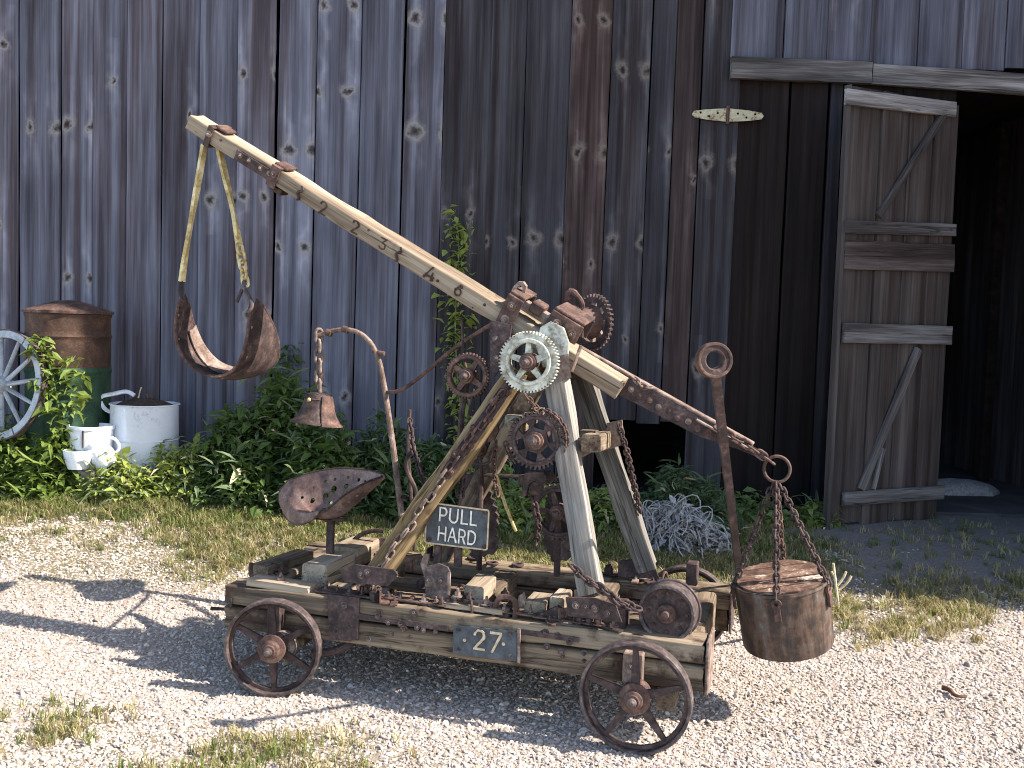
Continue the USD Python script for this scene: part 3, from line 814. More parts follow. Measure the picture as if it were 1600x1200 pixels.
# sloping planks and sunlit blocks on the left end
beam('deck_board', K(405, 893, -.2), K(476, 868, .12), .10, .055, 'beam_wood', (0, 0, 1), 29)
beam('block', (-.70, -.22, Z1 + .005), (-.70, .05, Z1 + .005), .12, .13, 'arm_wood', (0, 0, 1), 30)
beam('block', (-.73, .12, Z1 + .02), (-.73, .36, Z1 + .02), .15, .10, 'arm_wood', (0, 0, 1), 33)
beam('deck_board', K(395, 908, -.38) + [0, 0, .006], K(490, 922, -.38) + [0, 0, .006], .10, .03, 'arm_wood', (0, 0, 1), 34)
beam('block', K(740, 930, -.28), K(740, 930, -.28) + [0, .16, 0.01], .085, .075, 'arm_wood', (0, 0, 1), 35)
beam('block', K(835, 950, -.34), K(835, 950, -.34) + [0.0, .14, 0], .09, .05, 'arm_wood', (0, 0, 1), 36)
beam('block', K(870, 945, -.3), K(870, 945, -.3) + [0.0, .14, 0], .06, .06, 'arm_wood', (0, 0, 1), 37)
beam('deck_board', K(700, 940, -.36), K(790, 953, -.36), .09, .022, 'arm_wood', (0, 0, 1), 38)
beam('deck_board', K(862, 970, -.37), K(965, 985, -.37), .09, .022, 'arm_wood', (0, 0, 1), 39)
obj('end_plate', box(.014, .2, .2, (1.022, YF + .1, zc + .0)), 'rust_pale', cart)
obj('end_plate', box(.012, .16, .17, (1.054, YB - .08, zc)), 'old_iron', cart)

# iron straps along and round the front beam
ironf = YF - .006


def plate(name, pts, y, th=.008, mt='rust_dark', parent=None, holes=(), bolts=(), br=.009, label=None):
    """A flat plate facing us, its outline given in picture points on the plane y."""
    q = [K(px, py, y)[[0, 2]] for px, py in pts]
    poly = Polygon(q)
    if not poly.is_valid:
        poly = poly.buffer(0)
    for px, py, r in holes:
        poly = poly.difference(Point(*K(px, py, y)[[0, 2]]).buffer(r))
    m = moved(extr(poly.buffer(.004).buffer(-.004) if not holes else poly, th), FACE)
    m.apply_translation([0, y + th / 2, 0])
    o = obj(name, m, mt, parent or cart, smooth=25, label=label)
    for px, py in bolts:
        p = K(px, py, y)
        obj('bolt', bolt_front(p + [0, -th / 2, 0], br, br * 1.1), 'old_iron', o, smooth=30)
    return o


plate('strap', [(512, 928), (562, 934), (560, 1000), (515, 1000)], ironf, bolts=[(538, 945), (525, 985)])
plate('strap', [(556, 958), (700, 978), (700, 986), (556, 966)], ironf, .006, bolts=[(590, 962), (607, 972), (626, 975), (652, 980), (662, 984), (681, 988)], br=.007)
plate('strap', [(812, 983), (905, 996), (905, 1004), (812, 991)], ironf, .005, bolts=[(855, 1010), (877, 1018), (890, 1003)], br=.008)
plate('corner_iron', [(358, 935), (362, 935), (362, 948), (358, 948)], ironf, .006)
for a_, b_, wd in (((498, 914), (596, 927), .075), ((560, 918), (708, 940), .05), ((700, 952), (836, 972), .035), ((835, 962), (968, 980), .06)):
    A, B = K(*a_, YF + .06), K(*b_, YF + .06)
    A[2] = B[2] = Z1 + .012
    o = obj('top_strap', box(np.linalg.norm(B - A), wd, .008, (np.linalg.norm(B - A) / 2, 0, 0), .002), 'rust', cart, M=along(A, B, (0, 0, 1)))
    n_ = int(np.linalg.norm(B - A) / .05)
    for k in range(n_):
        obj('bolt', bolt_top([(k + .6) * np.linalg.norm(B - A) / n_, random.uniform(-.4, .4) * wd * .6, .003], random.choice([.007, .01, .012]), random.uniform(.010, .024)), random.choice(['rust', 'rust_pale', 'old_iron']), o, smooth=30)
for k in range(26):                                          # odd nuts and rivets in the beam's face
    px = random.uniform(520, 1000)
    py = 905 + .13 * (px - 355) + random.choice([18, 46, 52, 60]) + random.uniform(-4, 4)
    if 700 < px < 815:
        continue
    obj('bolt', bolt_front(K(px, py, YF + .004), random.choice([.006, .008, .010]), .009), random.choice(['rust', 'old_iron', 'rust_dark']), cart, smooth=30)
# number plate on the front beam
npl = plate('number_plate', [(709, 976), (808, 987), (808, 1033), (708, 1021)], YF - .016, .008, 'sign_slate', label='slate grey number plate with tan figures', bolts=[(717, 983), (798, 989), (799, 1025), (716, 1014)], br=.006)
c_ = K(762, 1002, YF - .021)
t_ = rough_text('27', .082, .003, 3)
t_.apply_scale([.92, 1, 1])
t_.apply_translation([-(t_.bounds[0][0] + t_.bounds[1][0]) / 2, -(t_.bounds[0][1] + t_.bounds[1][1]) / 2, 0])
t_ = moved(moved(t_, FACE), rot([0, 1, 0], math.radians(1)))
t_.apply_translation(c_)
obj('figures', t_, 'letter_tan', npl, smooth=False)
for px in (726, 787):
    d_ = moved(trimesh.creation.cylinder(.007, .006, sections=12), FACE)
    d_.apply_translation(K(px, 1000 + (px - 726) * .1, YF - .022))
    obj('dot', d_, 'letter_tan', npl)
plate('plate_edge', [(809, 982), (813, 983), (813, 1036), (809, 1034)], YF - .018, .012, 'rust_pale')


# wheels
def cart_wheel(c, spokes, r=.2, turn=0.0, phase=90.0, label=None):
    M = frame([math.cos(turn), math.sin(turn), 0], [-math.sin(turn), math.cos(turn), 0], [0, 0, 1], c) @ FACE
    w = thing('wheel', parent=cart, M=M, label=label)
    obj('rim', ring_mesh(r - .013, r, -.026, .026, 64), 'old_iron', w, smooth=30)
    obj('rib', ring_mesh(r - .03, r - .0125, -.006, .006, 48), 'rust_dark', w, smooth=30)
    for k in range(spokes):
        a_ = math.radians(phase + 360 * k / spokes)
        s_ = hull([(.035, sy * .017, sz * .008) for sy in (-1, 1) for sz in (-1, 1)], [(r - .022, sy * .009, sz * .006) for sy in (-1, 1) for sz in (-1, 1)])
        obj('spoke', moved(s_, rot([0, 0, 1], a_)), 'rust_dark', w, smooth=20)
    obj('hub', lathe([(0, -.05), (.05, -.05), (.055, -.03), (.046, -.01), (.046, .012), (.058, .018), (.058, .028), (.04, .034), (.034, .048), (.026, .052), (.024, .06), (0, .062)], 28), 'rust', w, smooth=30)
    obj('axle_nut', lathe([(0, .055), (.017, .055), (.017, .07), (.012, .074), (.010, .085), (0, .088)], 10), 'old_iron', w, smooth=30)
    return w


zw = .2
cart_wheel(np.r_[K(427, 1008, -.54)[:2], zw], 6, .198, math.radians(12), 92)
cart_wheel(np.r_[K(993, 1089, -.54)[:2], zw + .006], 5, .206, math.radians(-2), 92)
cart_wheel(np.r_[K(1075, 873, .56)[:2], .24], 5, .2, 0, 80)
cart_wheel(np.r_[K(596, 832, .56)[:2], .225], 5, .2, 0, 80)
xl, xr = K(427, 1008, -.54)[0], K(993, 1089, -.54)[0]
for xx in (xl, xr):
    obj('axle', tube([(xx, -.53, zw), (xx, .55, zw)], .017, 12), 'rust_dark', cart)
    beam('axle_block', (xx, -.38, zw - .0), (xx, .40, zw - .0), .10, .085, 'beam_wood', (0, 0, 1), 61)
br_ = obj('axle_bracket', box(.075, .05, .115, (0, 0, 0)), 'rust_pale', cart, M=frame([1, 0, 0], [0, 1, 0], [0, 0, 1], K(990, 1042, -.46)))
obj('bolt', bolt_front([-.008, -.026, .01], .008, .01), 'old_iron', br_)
beam('axle_block', K(1040, 1093, -.43), K(1040, 1093, -.43) + [0, .12, 0], .07, .09, 'beam_wood', (0, 0, 1), 62)
obj('axle_bracket', box(.06, .05, .13, (0, 0, 0)), 'rust_dark', cart, M=frame([1, 0, 0], [0, 1, 0], [0, 0, 1], K(432, 965, -.46)))
obj('hub_collar', moved(ring_mesh(.03, .06, -.02, .02, 24), FACE), 'rust_pale', cart, M=frame([1, 0, 0], [0, 1, 0], [0, 0, 1], K(443, 1008, -.485)))
obj('steering_pipe', tube(spline([K(488, 1020, -.42), K(520, 1018, -.42), K(548, 1005, -.42), K(568, 985, -.40)], 16), .017, 10), 'rust_dark', cart)
obj('step_bar', tube([K(330, 951, -.3), K(360, 952, -.3)], .008, 8), 'rust_dark', cart)

# A-frame legs
L1a, L1b = K(588, 900, -.385), K(812, 582, -.17)
L2a, L2b = K(925, 930, -.37), K(868, 585, -.15)
L3a, L3b = K(1010, 885, .38), K(908, 585, .13)
L4a, L4b = np.array([L1a[0], .38, .40]), np.array([L1b[0] + .01, .14, L1b[2]])
l1, M1 = beam('leg', L1a, L1b, .092, .085, 'leg_wood_yellow', seed=71, wear=.011)
l2, M2 = beam('leg', L2a, L2b, .092, .09, 'leg_wood_grey', seed=72, wear=.010)
l3, M3 = beam('leg', L3a, L3b, .095, .09, 'leg_wood_grey', seed=73, wear=.010)
l4, M4 = beam('leg', L4a, L4b, .09, .085, 'beam_wood', seed=74, wear=.006)
# the iron strip nailed up the front-left leg, with a chain stapled over it
Ln = np.linalg.norm(L1b - L1a)
st_ = obj('iron_strip', box(Ln * .5, .05, .008, (Ln * .74, .004, -.0485), .002), 'rust_dark', cart, M=M1)
ch_ = thing('leg_chain', parent=cart, M=M1)
nn = int(Ln * .93 / .036)
for k in range(nn):
    x_ = .04 + k * .036
    zo = -.055 if x_ > Ln * .49 else -.047
    yo = .004 + .008 * math.sin(k * 1.3)
    tw = (k % 2) * math.pi / 2 * .8 + random.uniform(-.3, .3)
    pts = []
    for q in range(12):
        aq = 2 * math.pi * q / 12
        lx, ly = .012 * np.sign(math.cos(aq)) * (abs(math.cos(aq)) > 1e-6) + .011 * math.cos(aq), .011 * math.sin(aq)
        pts.append((x_ + lx, yo + ly * math.cos(tw), zo - abs(ly * math.sin(tw))))
    obj('link', tube(pts, .0045, 6, closed=True), 'rust_pale' if x_ < Ln * .5 else 'rust', ch_, smooth=True)
for k in range(7):
    obj('bolt', moved(bolt(.009, .012), frame([1, 0, 0], [0, -1, 0], [0, 0, -1], [Ln * (.52 + .065 * k), .004 + .016 * (-1) ** k, -.052])), random.choice(['rust', 'rust_pale']), st_, smooth=30)
# foot plates
plate('foot_plate', [(532, 890), (556, 882), (616, 890), (622, 898), (606, 916), (538, 908)], -.437, .01, 'rust_dark', bolts=[(565, 898), (575, 894)])
plate('foot_plate', [(884, 933), (930, 934), (962, 944), (972, 972), (888, 962)], -.425, .01, 'rust_dark', bolts=[(900, 945), (915, 948), (930, 950), (950, 958)])
plate('foot_plate', [(966, 876), (1012, 872), (1022, 880), (1030, 905), (966, 900)], .345, .01, 'rust_dark', bolts=[(1000, 885)])
plate('hasp_plate', [(664, 893), (670, 884), (686, 880), (700, 886), (704, 895), (702, 945), (690, 938), (666, 932)], -.36, .012, 'old_iron', bolts=[(670, 905), (691, 906)])
plate('hasp_plate', [(700, 895), (704, 895), (703, 948), (700, 948)], -.37, .012, 'rust_pale')
# shackle and small irons on the deck
sp = [K(772, 968, -.39), K(774, 948, -.39), K(780, 935, -.39), K(792, 932, -.39), K(802, 936, -.39), K(806, 950, -.39), K(804, 966, -.39)]
obj('shackle', tube(spline(sp, 18), .011, 8), 'rust', cart)
obj('latch', box(.05, .05, .06, (0, 0, 0)), 'rust_dark', cart, M=frame([1, 0, 0], [0, 1, 0], [0, 0, 1], K(789, 958, -.37)))
plate('latch', [(812, 930), (818, 926), (822, 944), (808, 950)], -.34, .03, 'rust_pale')
plate('latch', [(845, 958), (872, 946), (884, 955), (882, 970), (846, 966)], -.38, .02, 'rust_dark')
plate('latch', [(658, 880), (664, 864), (672, 866), (668, 884), (674, 902), (664, 902)], -.3, .016, 'rust_pale')
plate('latch', [(632, 868), (656, 866), (658, 872), (646, 874), (645, 892), (638, 892)], -.25, .03, 'rust')
for px, py, y_ in ((640, 885, -.2), (612, 892, -.25), (715, 932, -.38), (733, 938, -.38), (760, 945, -.38), (690, 946, -.4), (905, 972, -.42), (920, 974, -.42), (935, 976, -.42)):
    p_ = K(px, py, y_)
    obj('nut', bolt_top(p_, .013, .02), random.choice(['rust', 'rust_pale', 'rust_dark']), cart, smooth=30)
obj('hook', tube(spline([K(395, 905, -.36), K(392, 895, -.36), K(393, 880, -.36)], 8), .010, 8), 'rust_dark', cart)
for px, py in ((405, 895), (425, 890), (440, 895)):
    obj('nut', bolt_top(K(px, py, -.15), .02, .02), 'rust', cart, smooth=30)

# the throwing arm
At, Ab = K(296, 173, -.045), K(294, 202, -.045)
Bt, Bb = K(790, 472, -.045), K(768, 503, -.045)
A = (At + Ab) / 2 + [0, .045, 0]
B0 = (Bt + Bb) / 2 + [0, .045, 0]
AX = unit(B0 - A)
Bend = A + AX * np.linalg.norm(K(980, 595, 0) - A)
ARMW, ARMH = .115, .078
ROLLA = math.radians(13)
_au = unit(np.cross(AX, [0, 1, 0])) * (1 if np.cross(AX, [0, 1, 0])[2] > 0 else -1)
AUR = _au * math.cos(ROLLA) + np.array([0, -1, 0]) * math.sin(ROLLA)
AYR = np.array([0, 1, 0]) * math.cos(ROLLA) + _au * math.sin(ROLLA)
arm, MA = beam('arm', A, Bend, ARMH, ARMW, 'arm_wood', up=AYR, seed=81, wear=.007, label='long pale timber arm with iron figures', taper=(.9, 1.08))
AU = _au               # up, square to the arm
LA = np.linalg.norm(Bend - A)


def on_arm(px, py, y=-.05):
    """Arm coordinates (s along, h above the middle) of a picture point on the arm's front."""
    p = K(px, py, y) - A
    return p @ AX, p @ AU


def arm_frame(s, h, y):
    """Frame on the arm: x along it, z square up from it, y away from us."""
    return frame(AX, AYR, AUR, A + AX * s + AUR * h + AYR * y)


def arm_obj(name, mesh, mt, s, h, y, label=None):
    return obj(name, mesh, mt, cart, M=arm_frame(s, h, y), label=label)


for px, wd in ((328, .03), (430, .05), (470, .012), (625, .009)):
    s, _ = on_arm(px, 215 + (px - 330) * .6)
    band = extr(sbox(-.066, -.05, .066, .05).difference(sbox(-.0605, -.0445, .0605, .0445)), wd)
    Mb = np.array([[0, 0, 1, -wd / 2], [1, 0, 0, 0], [0, 1, 0, 0], [0, 0, 0, 1.0]])
    if wd > .02:
        o = arm_obj('arm_band', moved(band, Mb), 'rust', s, 0, 0)
        obj('bolt', bolt_front([0, -.066, .012], .009, .01), 'rust_pale', o)
    else:
        o = arm_obj('arm_staple', moved(spline_t, np.eye(4)) if False else tube(spline([(0, -.056, .03), (.012, -.063, .015), (-.006, -.063, -.005), (.008, -.063, -.02), (0, -.056, -.036)], 14), .006, 6), 'rust_dark', s, 0, 0)
s0, _ = on_arm(400, 255)
o = arm_obj('arm_strap', box(.22, .006, .05, (0, 0, 0), .002), 'rust_dark', s0, -.005, -.061)
for q in (-.08, -.03, .04, .09):
    obj('bolt', bolt_front([q, -.003, .008], .007, .008), 'rust_pale', o)
for px in (346, 440):                                        # crumpled scrap iron on top
    s, _ = on_arm(px, 190 + (px - 330) * .6)
    arm_obj('top_clip', box(.07, .075, .014, (0, 0, .0), .004), 'rust', s, .05, .0)
arm_obj('clip_block', box(.06, .06, .03), 'rust_dark', on_arm(428, 290)[0], -.062, 0)
for ch, px, py, hgt, mt in (('2', 508, 321, .055, 'numeral_iron'), ('2', 559, 351, .055, 'numeral_iron'), ('3', 602, 377, .048, 'numeral_iron'), ('4', 676, 423, .058, 'numeral_iron'), ('6', 720, 449, .05, 'numeral_iron')):
    t_ = rough_text(ch, hgt * 1.12, .003, int(px))
    t_.apply_translation([-(t_.bounds[0][0] + t_.bounds[1][0]) / 2, -(t_.bounds[0][1] + t_.bounds[1][1]) / 2, 0])
    s, h = on_arm(px, py)
    arm_figure = moved(moved(t_, FACE), rot([0, 1, 0], math.radians(-6)))
    arm_obj('figure', arm_figure, mt, s, h, -.0588)
for k in range(14):
    s = random.uniform(.1, LA - .5)
    arm_obj('nail', bolt_front([0, 0, 0], .004, .004), 'numeral_iron', s, random.uniform(-.03, .03), -.058)

# iron plates clamped round the arm at the pivot
for px, py, l_, h_ in ((797, 492, .075, .205), (889, 505, .15, .085)):
    s, h = on_arm(px, py)
    o = arm_obj('clamp_plate', box(l_, .012, h_, bev=.003), 'rust', s, h, -.072)
    for q in ((0, .06), (-.0, -.005), (.0, -.065)) if l_ < .1 else ((-.03, 0), (.045, -.005)):
        obj('bolt', bolt_front([q[0], -.006, q[1]], .012, .014), 'rust_pale', o)
    arm_obj('clamp_cap', box(l_ * .96, .135, .012, bev=.003), 'rust', s, max(h + h_ / 2, .052) + .007, 0)
    arm_obj('clamp_plate', box(l_, .012, h_, bev=.003), 'rust_dark', s, h, .072)
sg, _ = on_arm(800, 478)
arm_obj('ridge_bar', timber(.30, .035, .045, 91, .004), 'rust_pale', sg - .02, .085, .0)
lug = Polygon([(-.03, 0), (-.03, .07), (-.02, .1), (.0, .11), (.02, .1), (.03, .07), (.02, .03), (.04, 0)]).difference(Point(0, .078).buffer(.012))
arm_obj('lug', moved(extr(lug, .02), FACE), 'rust_pale', sg - .01, .06, .01)
arm_obj('ridge_block', box(.06, .07, .05, bev=.006), 'rust', sg + .10, .105, 0)
arm_obj('ridge_block', box(.07, .06, .035, bev=.006), 'rust_dark', sg + .2, .09, -.02)
# iron tail of the arm: a tapering channel
T0, T1 = K(902, 548, .02), K(1196, 712, .02)
MT = along(T0, T1, (0, 1, 0))
LT = np.linalg.norm(T1 - T0)
chn = Polygon([(0, -.045), (.25, -.075), (LT * .7, -.062), (LT * .88, -.03), (LT, -.016), (LT, .008), (0, .012)])
sgn = 1 if MT[2, 1] > 0 else -1
MTF = frame(MT[:3, 0], [0, 1, 0], MT[:3, 1] * sgn, T0)
tail = obj('iron_tail', moved(extr(chn, .012), FACE), 'rust_dark', cart, M=MTF, label='riveted iron tail of the arm')
obj('tail_flange', [box(LT * .93, .062, .012, (LT * .465, .02, .016), .003)], 'rust_pale', cart, M=MTF)
obj('tail_flange', [box(LT * .3, .05, .010, (LT * .80, .014, .006), .003)], 'rust_pale', cart, M=MTF @ frame([1, 0, 0], [0, 1, 0], [0, 0, 1], [0, -.02, -.012]))
for k in range(9):
    obj('rivet', bolt_front([.28 + k * .045, -.013, -.03 - .008 * (k % 2)], .008, .008), 'rust' if k % 3 else 'rust_pale', tail)
chain('tail_chain', [K(1118, 668, -.05), K(1160, 690, -.05), K(1208, 724, -.02)], cart, 'rust', .05, .03, .0055)
chain('tail_chain', [K(985, 588, -.06), K(995, 594, -.06), K(1004, 605, -.06), K(1018, 606, -.06)], cart, 'rust_pale', .03, .02, .004)

# pivot: axle, bearings, gears
PV = K(833, 565, -.2)
obj('pivot_axle', tube([PV + [0, -.07, 0], PV + [0, .5, 0]], .022, 14), 'rust_dark', cart)


def gear(name, c, r, teeth, depth, inner, th, mt, hub=.035, spokes=5, holes=0, toothmat=None, phase=0.0, label=None):
    M = frame([1, 0, 0], [0, 1, 0], [0, 0, 1], c) @ FACE
    g = thing(name, parent=cart, M=M, label=label)
    poly = gear_poly(r, teeth, depth)
    if spokes:
        web = Point(0, 0).buffer(inner, 40)
        for k in range(spokes):
            a_ = phase + 2 * math.pi * k / spokes
            web = web.difference(affinity.rotate(Polygon([(0, -.011), (r, -.009), (r, .009), (0, .011)]), a_, origin=(0, 0), use_radians=True))
        web = web.difference(Point(0, 0).buffer(hub))
        rimp = poly.difference(Point(0, 0).buffer(inner, 40))
        m = extr(rimp, th)
        m.apply_translation([0, 0, -th / 2])
        obj('toothed_rim', m, mt, g, smooth=25)
        obj('rim_bead', ring_mesh(inner - .006, inner + .012, -th * .72, th * .72, 48), mt, g, smooth=30)
        for k in range(spokes):
            a_ = phase + 2 * math.pi * k / spokes
            s_ = hull([(hub * .8, sy * .014, sz * th * .4) for sy in (-1, 1) for sz in (-1, 1)], [(inner + .002, sy * .009, sz * th * .3) for sy in (-1, 1) for sz in (-1, 1)])
            obj('spoke', moved(s_, rot([0, 0, 1], a_)), mt, g, smooth=20)
    else:
        poly = poly.difference(Point(0, 0).buffer(hub * .5))
        for k in range(holes):
            a_ = phase + 2 * math.pi * k / holes
            h_ = affinity.rotate(sbox(-.014, -.017, .014, .017).buffer(.005), a_, use_radians=True)
            h_ = affinity.translate(h_, inner * math.cos(a_), inner * math.sin(a_))
            poly = poly.difference(h_)
        m = extr(poly, th)
        m.apply_translation([0, 0, -th / 2])
        obj('disc', m, mt, g, smooth=25)
        obj('disc_bead', ring_mesh(r - depth - .02, r - depth - .006, -th * .8, th * .8, 48), mt, g, smooth=30)
    obj('hub', lathe([(0, -.04), (hub, -.04), (hub, .02), (hub * .93, .028), (hub * .7, .03), (hub * .66, .042), (0, .044)], 24), 'rust', g, smooth=30)
    obj('axle_nut', lathe([(0, .04), (hub * .42, .04), (hub * .42, .058), (hub * .25, .062), (hub * .22, .072), (0, .075)], 8), 'old_iron', g, smooth=30)
    return g


gear('gear', PV + [0, -.06, 0], .124, 54, .009, .083, .03, 'worn_white', .036, 5, phase=.35, label='large gear with worn whitish paint')
g1 = K(731, 587, -.12)
gear('gear', g1, .098, 40, .007, .078, .024, 'rust', .034, 4, phase=1.0, label='rusty spoked gear on an upright rod left of the pivot')
g2 = K(838, 688, -.26)
gear('gear', g2, .118, 38, .014, .068, .02, 'rust_dark', .038, 0, holes=6, phase=.3, label='dark rusty sprocket with square holes')
# lever post of the left gear, down to the deck
obj('gear_post', tube([g1 + [-.01, .02, -.03], K(722, 640, -.12), K(717, 720, -.1)], [.012, .013, .013], 10), 'rust_dark', cart)
obj('gear_post', tube([K(722, 500, .02), K(724, 555, -.08), K(728, 575, -.1)], .006, 8), 'rust', cart)
chain('hanger_chain', [PV + [.0, -.1, -.13], g2 + [0, 0, .125]], cart, 'rust', .03, .02, .004)
# sprocket chain hanging on the right of the lower gear
pts = [g2 + np.array([.128 * math.sin(t), -.005, .128 * math.cos(t)]) for t in np.linspace(.2, 2.2, 12)] + [K(880, 745, -.27), K(886, 772, -.27)]
chain('drive_chain', pts, cart, 'rust', .024, .018, .004)
pts = [g2 + np.array([.128 * math.sin(t), -.005, .128 * math.cos(t)]) for t in np.linspace(-2.4, -1.7, 5)]
chain('drive_chain', pts, cart, 'rust_dark', .024, .018, .004)
# bracket under the sprocket
plate('bracket', [(822, 738), (850, 736), (856, 748), (846, 756), (836, 750), (828, 756), (822, 775), (816, 775)], -.2, .03, 'rust_dark')
obj('sprocket_post', tube([g2 + [0, .03, 0], g2 + [0.0, .26, .02]], .016, 10), 'rust_dark', cart)
beam('cross_brace', K(806, 668, -.2) , K(806, 668, -.2) + [-.02, .42, .03], .06, .05, 'arm_wood', (0, 0, 1), 93)
plate('bracket', [(764, 664), (776, 661), (780, 672), (772, 688), (764, 690), (762, 676)], -.2, .02, 'rust')
beam('cross_brace', K(792, 657, -.1), K(818, 658, -.1), .05, .06, 'worn_white', (0, 1, 0), 94)
# bearing castings, pale where the sun strikes them
obj('bearing', hull(*[np.array(K(px, py, y_))[None] + np.random.default_rng(5).normal(0, .004, (6, 3)) for px, py in ((846, 512), (862, 503), (880, 512), (888, 535), (884, 572), (850, 572), (840, 540)) for y_ in (-.17, -.09)]), 'worn_white', cart, smooth=40)
obj('bearing', hull(*[np.array(K(px, py, y_))[None] for px, py in ((872, 556), (888, 553), (893, 590), (874, 592)) for y_ in (-.2, -.1)]), 'rust_pale', cart, smooth=40)
obj('bearing', hull(*[np.array(K(px, py, y_))[None] for px, py in ((870, 540), (905, 545), (915, 590), (872, 600)) for y_ in (.08, .16)]), 'rust_dark', cart, smooth=40)
obj('bearing', box(.12, .07, .16), 'rust_dark', cart, M=frame([1, 0, 0], [0, 1, 0], [0, 0, 1], [PV[0], .115, PV[2] - .01]))
obj('bearing', box(.10, .05, .14, bev=.02), 'leg_wood_yellow', cart, M=frame([1, 0, 0], [0, 1, 0], [0, 0, 1], [PV[0] - .01, -.13, PV[2] - .02]))
plate('side_plate', [(768, 500), (800, 508), (792, 560), (772, 590), (766, 570)], -.13, .012, 'rust_dark', bolts=[(775, 530), (776, 560)])
obj('edge_angle', tube([K(908, 540, -.1), K(893, 580, -.1)], .008, 6), 'rust_pale', cart)
# winch drum with its gear, behind the arm
dc = K(922, 503, .22)
MD = frame([1, 0, 0], [0, 1, 0], [0, 0, 1], dc) @ rot([0, 0, 1], math.radians(-38)) @ FACE
drum = thing('winch_drum', parent=cart, M=MD, label='rusty winch drum with a toothed flange behind the arm')
obj('barrel', lathe([(0, -.01), (.075, -.01), (.068, .01), (.062, .03), (.062, .085), (.07, .1), (.066, .115), (.03, .12), (0, .12)], 28), 'rust', drum, smooth=30)
gp = gear_poly(.125, 34, .014).difference(Point(0, 0).buffer(.09))
m = extr(gp, .02)
m.apply_translation([0, 0, -.03])
obj('toothed_flange', m, 'rust_dark', drum, smooth=25)
for k in range(8):
    a_ = 2 * math.pi * k / 8
    obj('spoke', moved(hull([(.06, sy * .010, sz * .008 - .02) for sy in (-1, 1) for sz in (-1, 1)], [(.095, sy * .008, sz * .008 - .02) for sy in (-1, 1) for sz in (-1, 1)]), rot([0, 0, 1], a_)), 'rust_pale', drum, smooth=20)
obj('pawl', tube(spline([K(888, 470, .1), K(892, 456, .1), K(900, 460, .1), K(908, 482, .12)], 12), [.016] * 6 + [.011] * 6, 8), 'rust', cart)
plate('bracket', [(894, 490), (905, 482), (915, 500), (912, 528), (898, 520)], .05, .05, 'rust')

# bracing box between the right legs
obj('brace_box', box(.075, .07, .085, bev=.006), 'beam_wood', cart, M=frame([1, 0, 0], [0, 1, 0], [0, 0, 1], K(920, 688, -.05)))
beam('brace_block', K(912, 692, -.26) + [0.03, 0, 0], K(950, 686, .2) + [-.02, 0, 0], .075, .07, 'beam_wood', (0, 0, 1), 95)
plate('brace_plate', [(934, 664), (972, 656), (976, 694), (940, 706)], .16, .014, 'rust_pale', bolts=[(948, 684)])
plate('brace_plate', [(903, 684), (922, 684), (926, 706), (908, 716)], -.2, .014, 'rust_pale', bolts=[(912, 700)])
# chains hung over the legs
chain('hanging_chain', [K(966, 662, .1), K(978, 700, .12), K(988, 745, .2), K(1000, 800, .28)], cart, 'rust_dark', .036, .024, .0048)
chain('hanging_chain', [K(892, 882, -.42), K(912, 903, -.45), K(938, 920, -.46), K(965, 940, -.46), K(1000, 952, -.46)], cart, 'rust_dark', .042, .028, .0055)
chain('hanging_chain', [K(925, 908, -.45), K(950, 925, -.47), K(968, 944, -.47), K(990, 952, -.46)], cart, 'rust_dark', .038, .026, .005)
chain('hanging_chain', [K(978, 790, .335), K(986, 830, .335), K(1000, 868, .345)], cart, 'rust_pale', .034, .022, .004)
# flanged pulley wheel standing on the front beam
pw = K(1043, 957, -.37)
pul = thing('pulley_wheel', parent=cart, M=frame([1, 0, 0], [0, 1, 0], [0, 0, 1], pw) @ rot([0, 0, 1], math.radians(-6)) @ FACE)
pr = .108
obj('wheel_disc', lathe([(0, -.012), (pr - .012, -.012), (pr - .012, .004), (pr * .6, .000), (0, .002)], 40), 'rust_dark', pul, smooth=30)
obj('tread', ring_mesh(pr - .014, pr, -.05, .022, 48), 'old_iron', pul, smooth=30)
obj('flange', ring_mesh(pr - .014, pr + .008, -.062, -.05, 48), 'old_iron', pul, smooth=30)
obj('hub', lathe([(0, 0), (.036, 0), (.036, .022), (.028, .028), (.016, .03), (.014, .052), (0, .054)], 20), 'rust', pul, smooth=30)
for k in range(8):
    a_ = 2 * math.pi * k / 8
    obj('disc_hole', moved(lathe([(0, .001), (.007, .001), (.007, .006), (0, .006)], 10), frame([1, 0, 0], [0, 1, 0], [0, 0, 1], [.072 * math.cos(a_), .072 * math.sin(a_), 0])), 'numeral_iron', pul)
for dx in (-.075, .075):
    obj('pulley_stand', box(.03, .05, .13, bev=.005), 'rust_dark', cart, M=frame([1, 0, 0], [0, 1, 0], [0, 0, 1], [pw[0] + dx, -.33, Z1 + .05]))
obj('pulley_stand', box(.05, .07, .10, bev=.005), 'rust_dark', cart, M=frame([1, 0, 0], [0, 1, 0], [0, 0, 1], K(1082, 895, .3)))
obj('pulley_stand', box(.09, .12, .13, bev=.008), 'rust_dark', cart, M=frame([1, 0, 0], [0, 1, 0], [0, 0, 1], K(962, 965, -.33)))

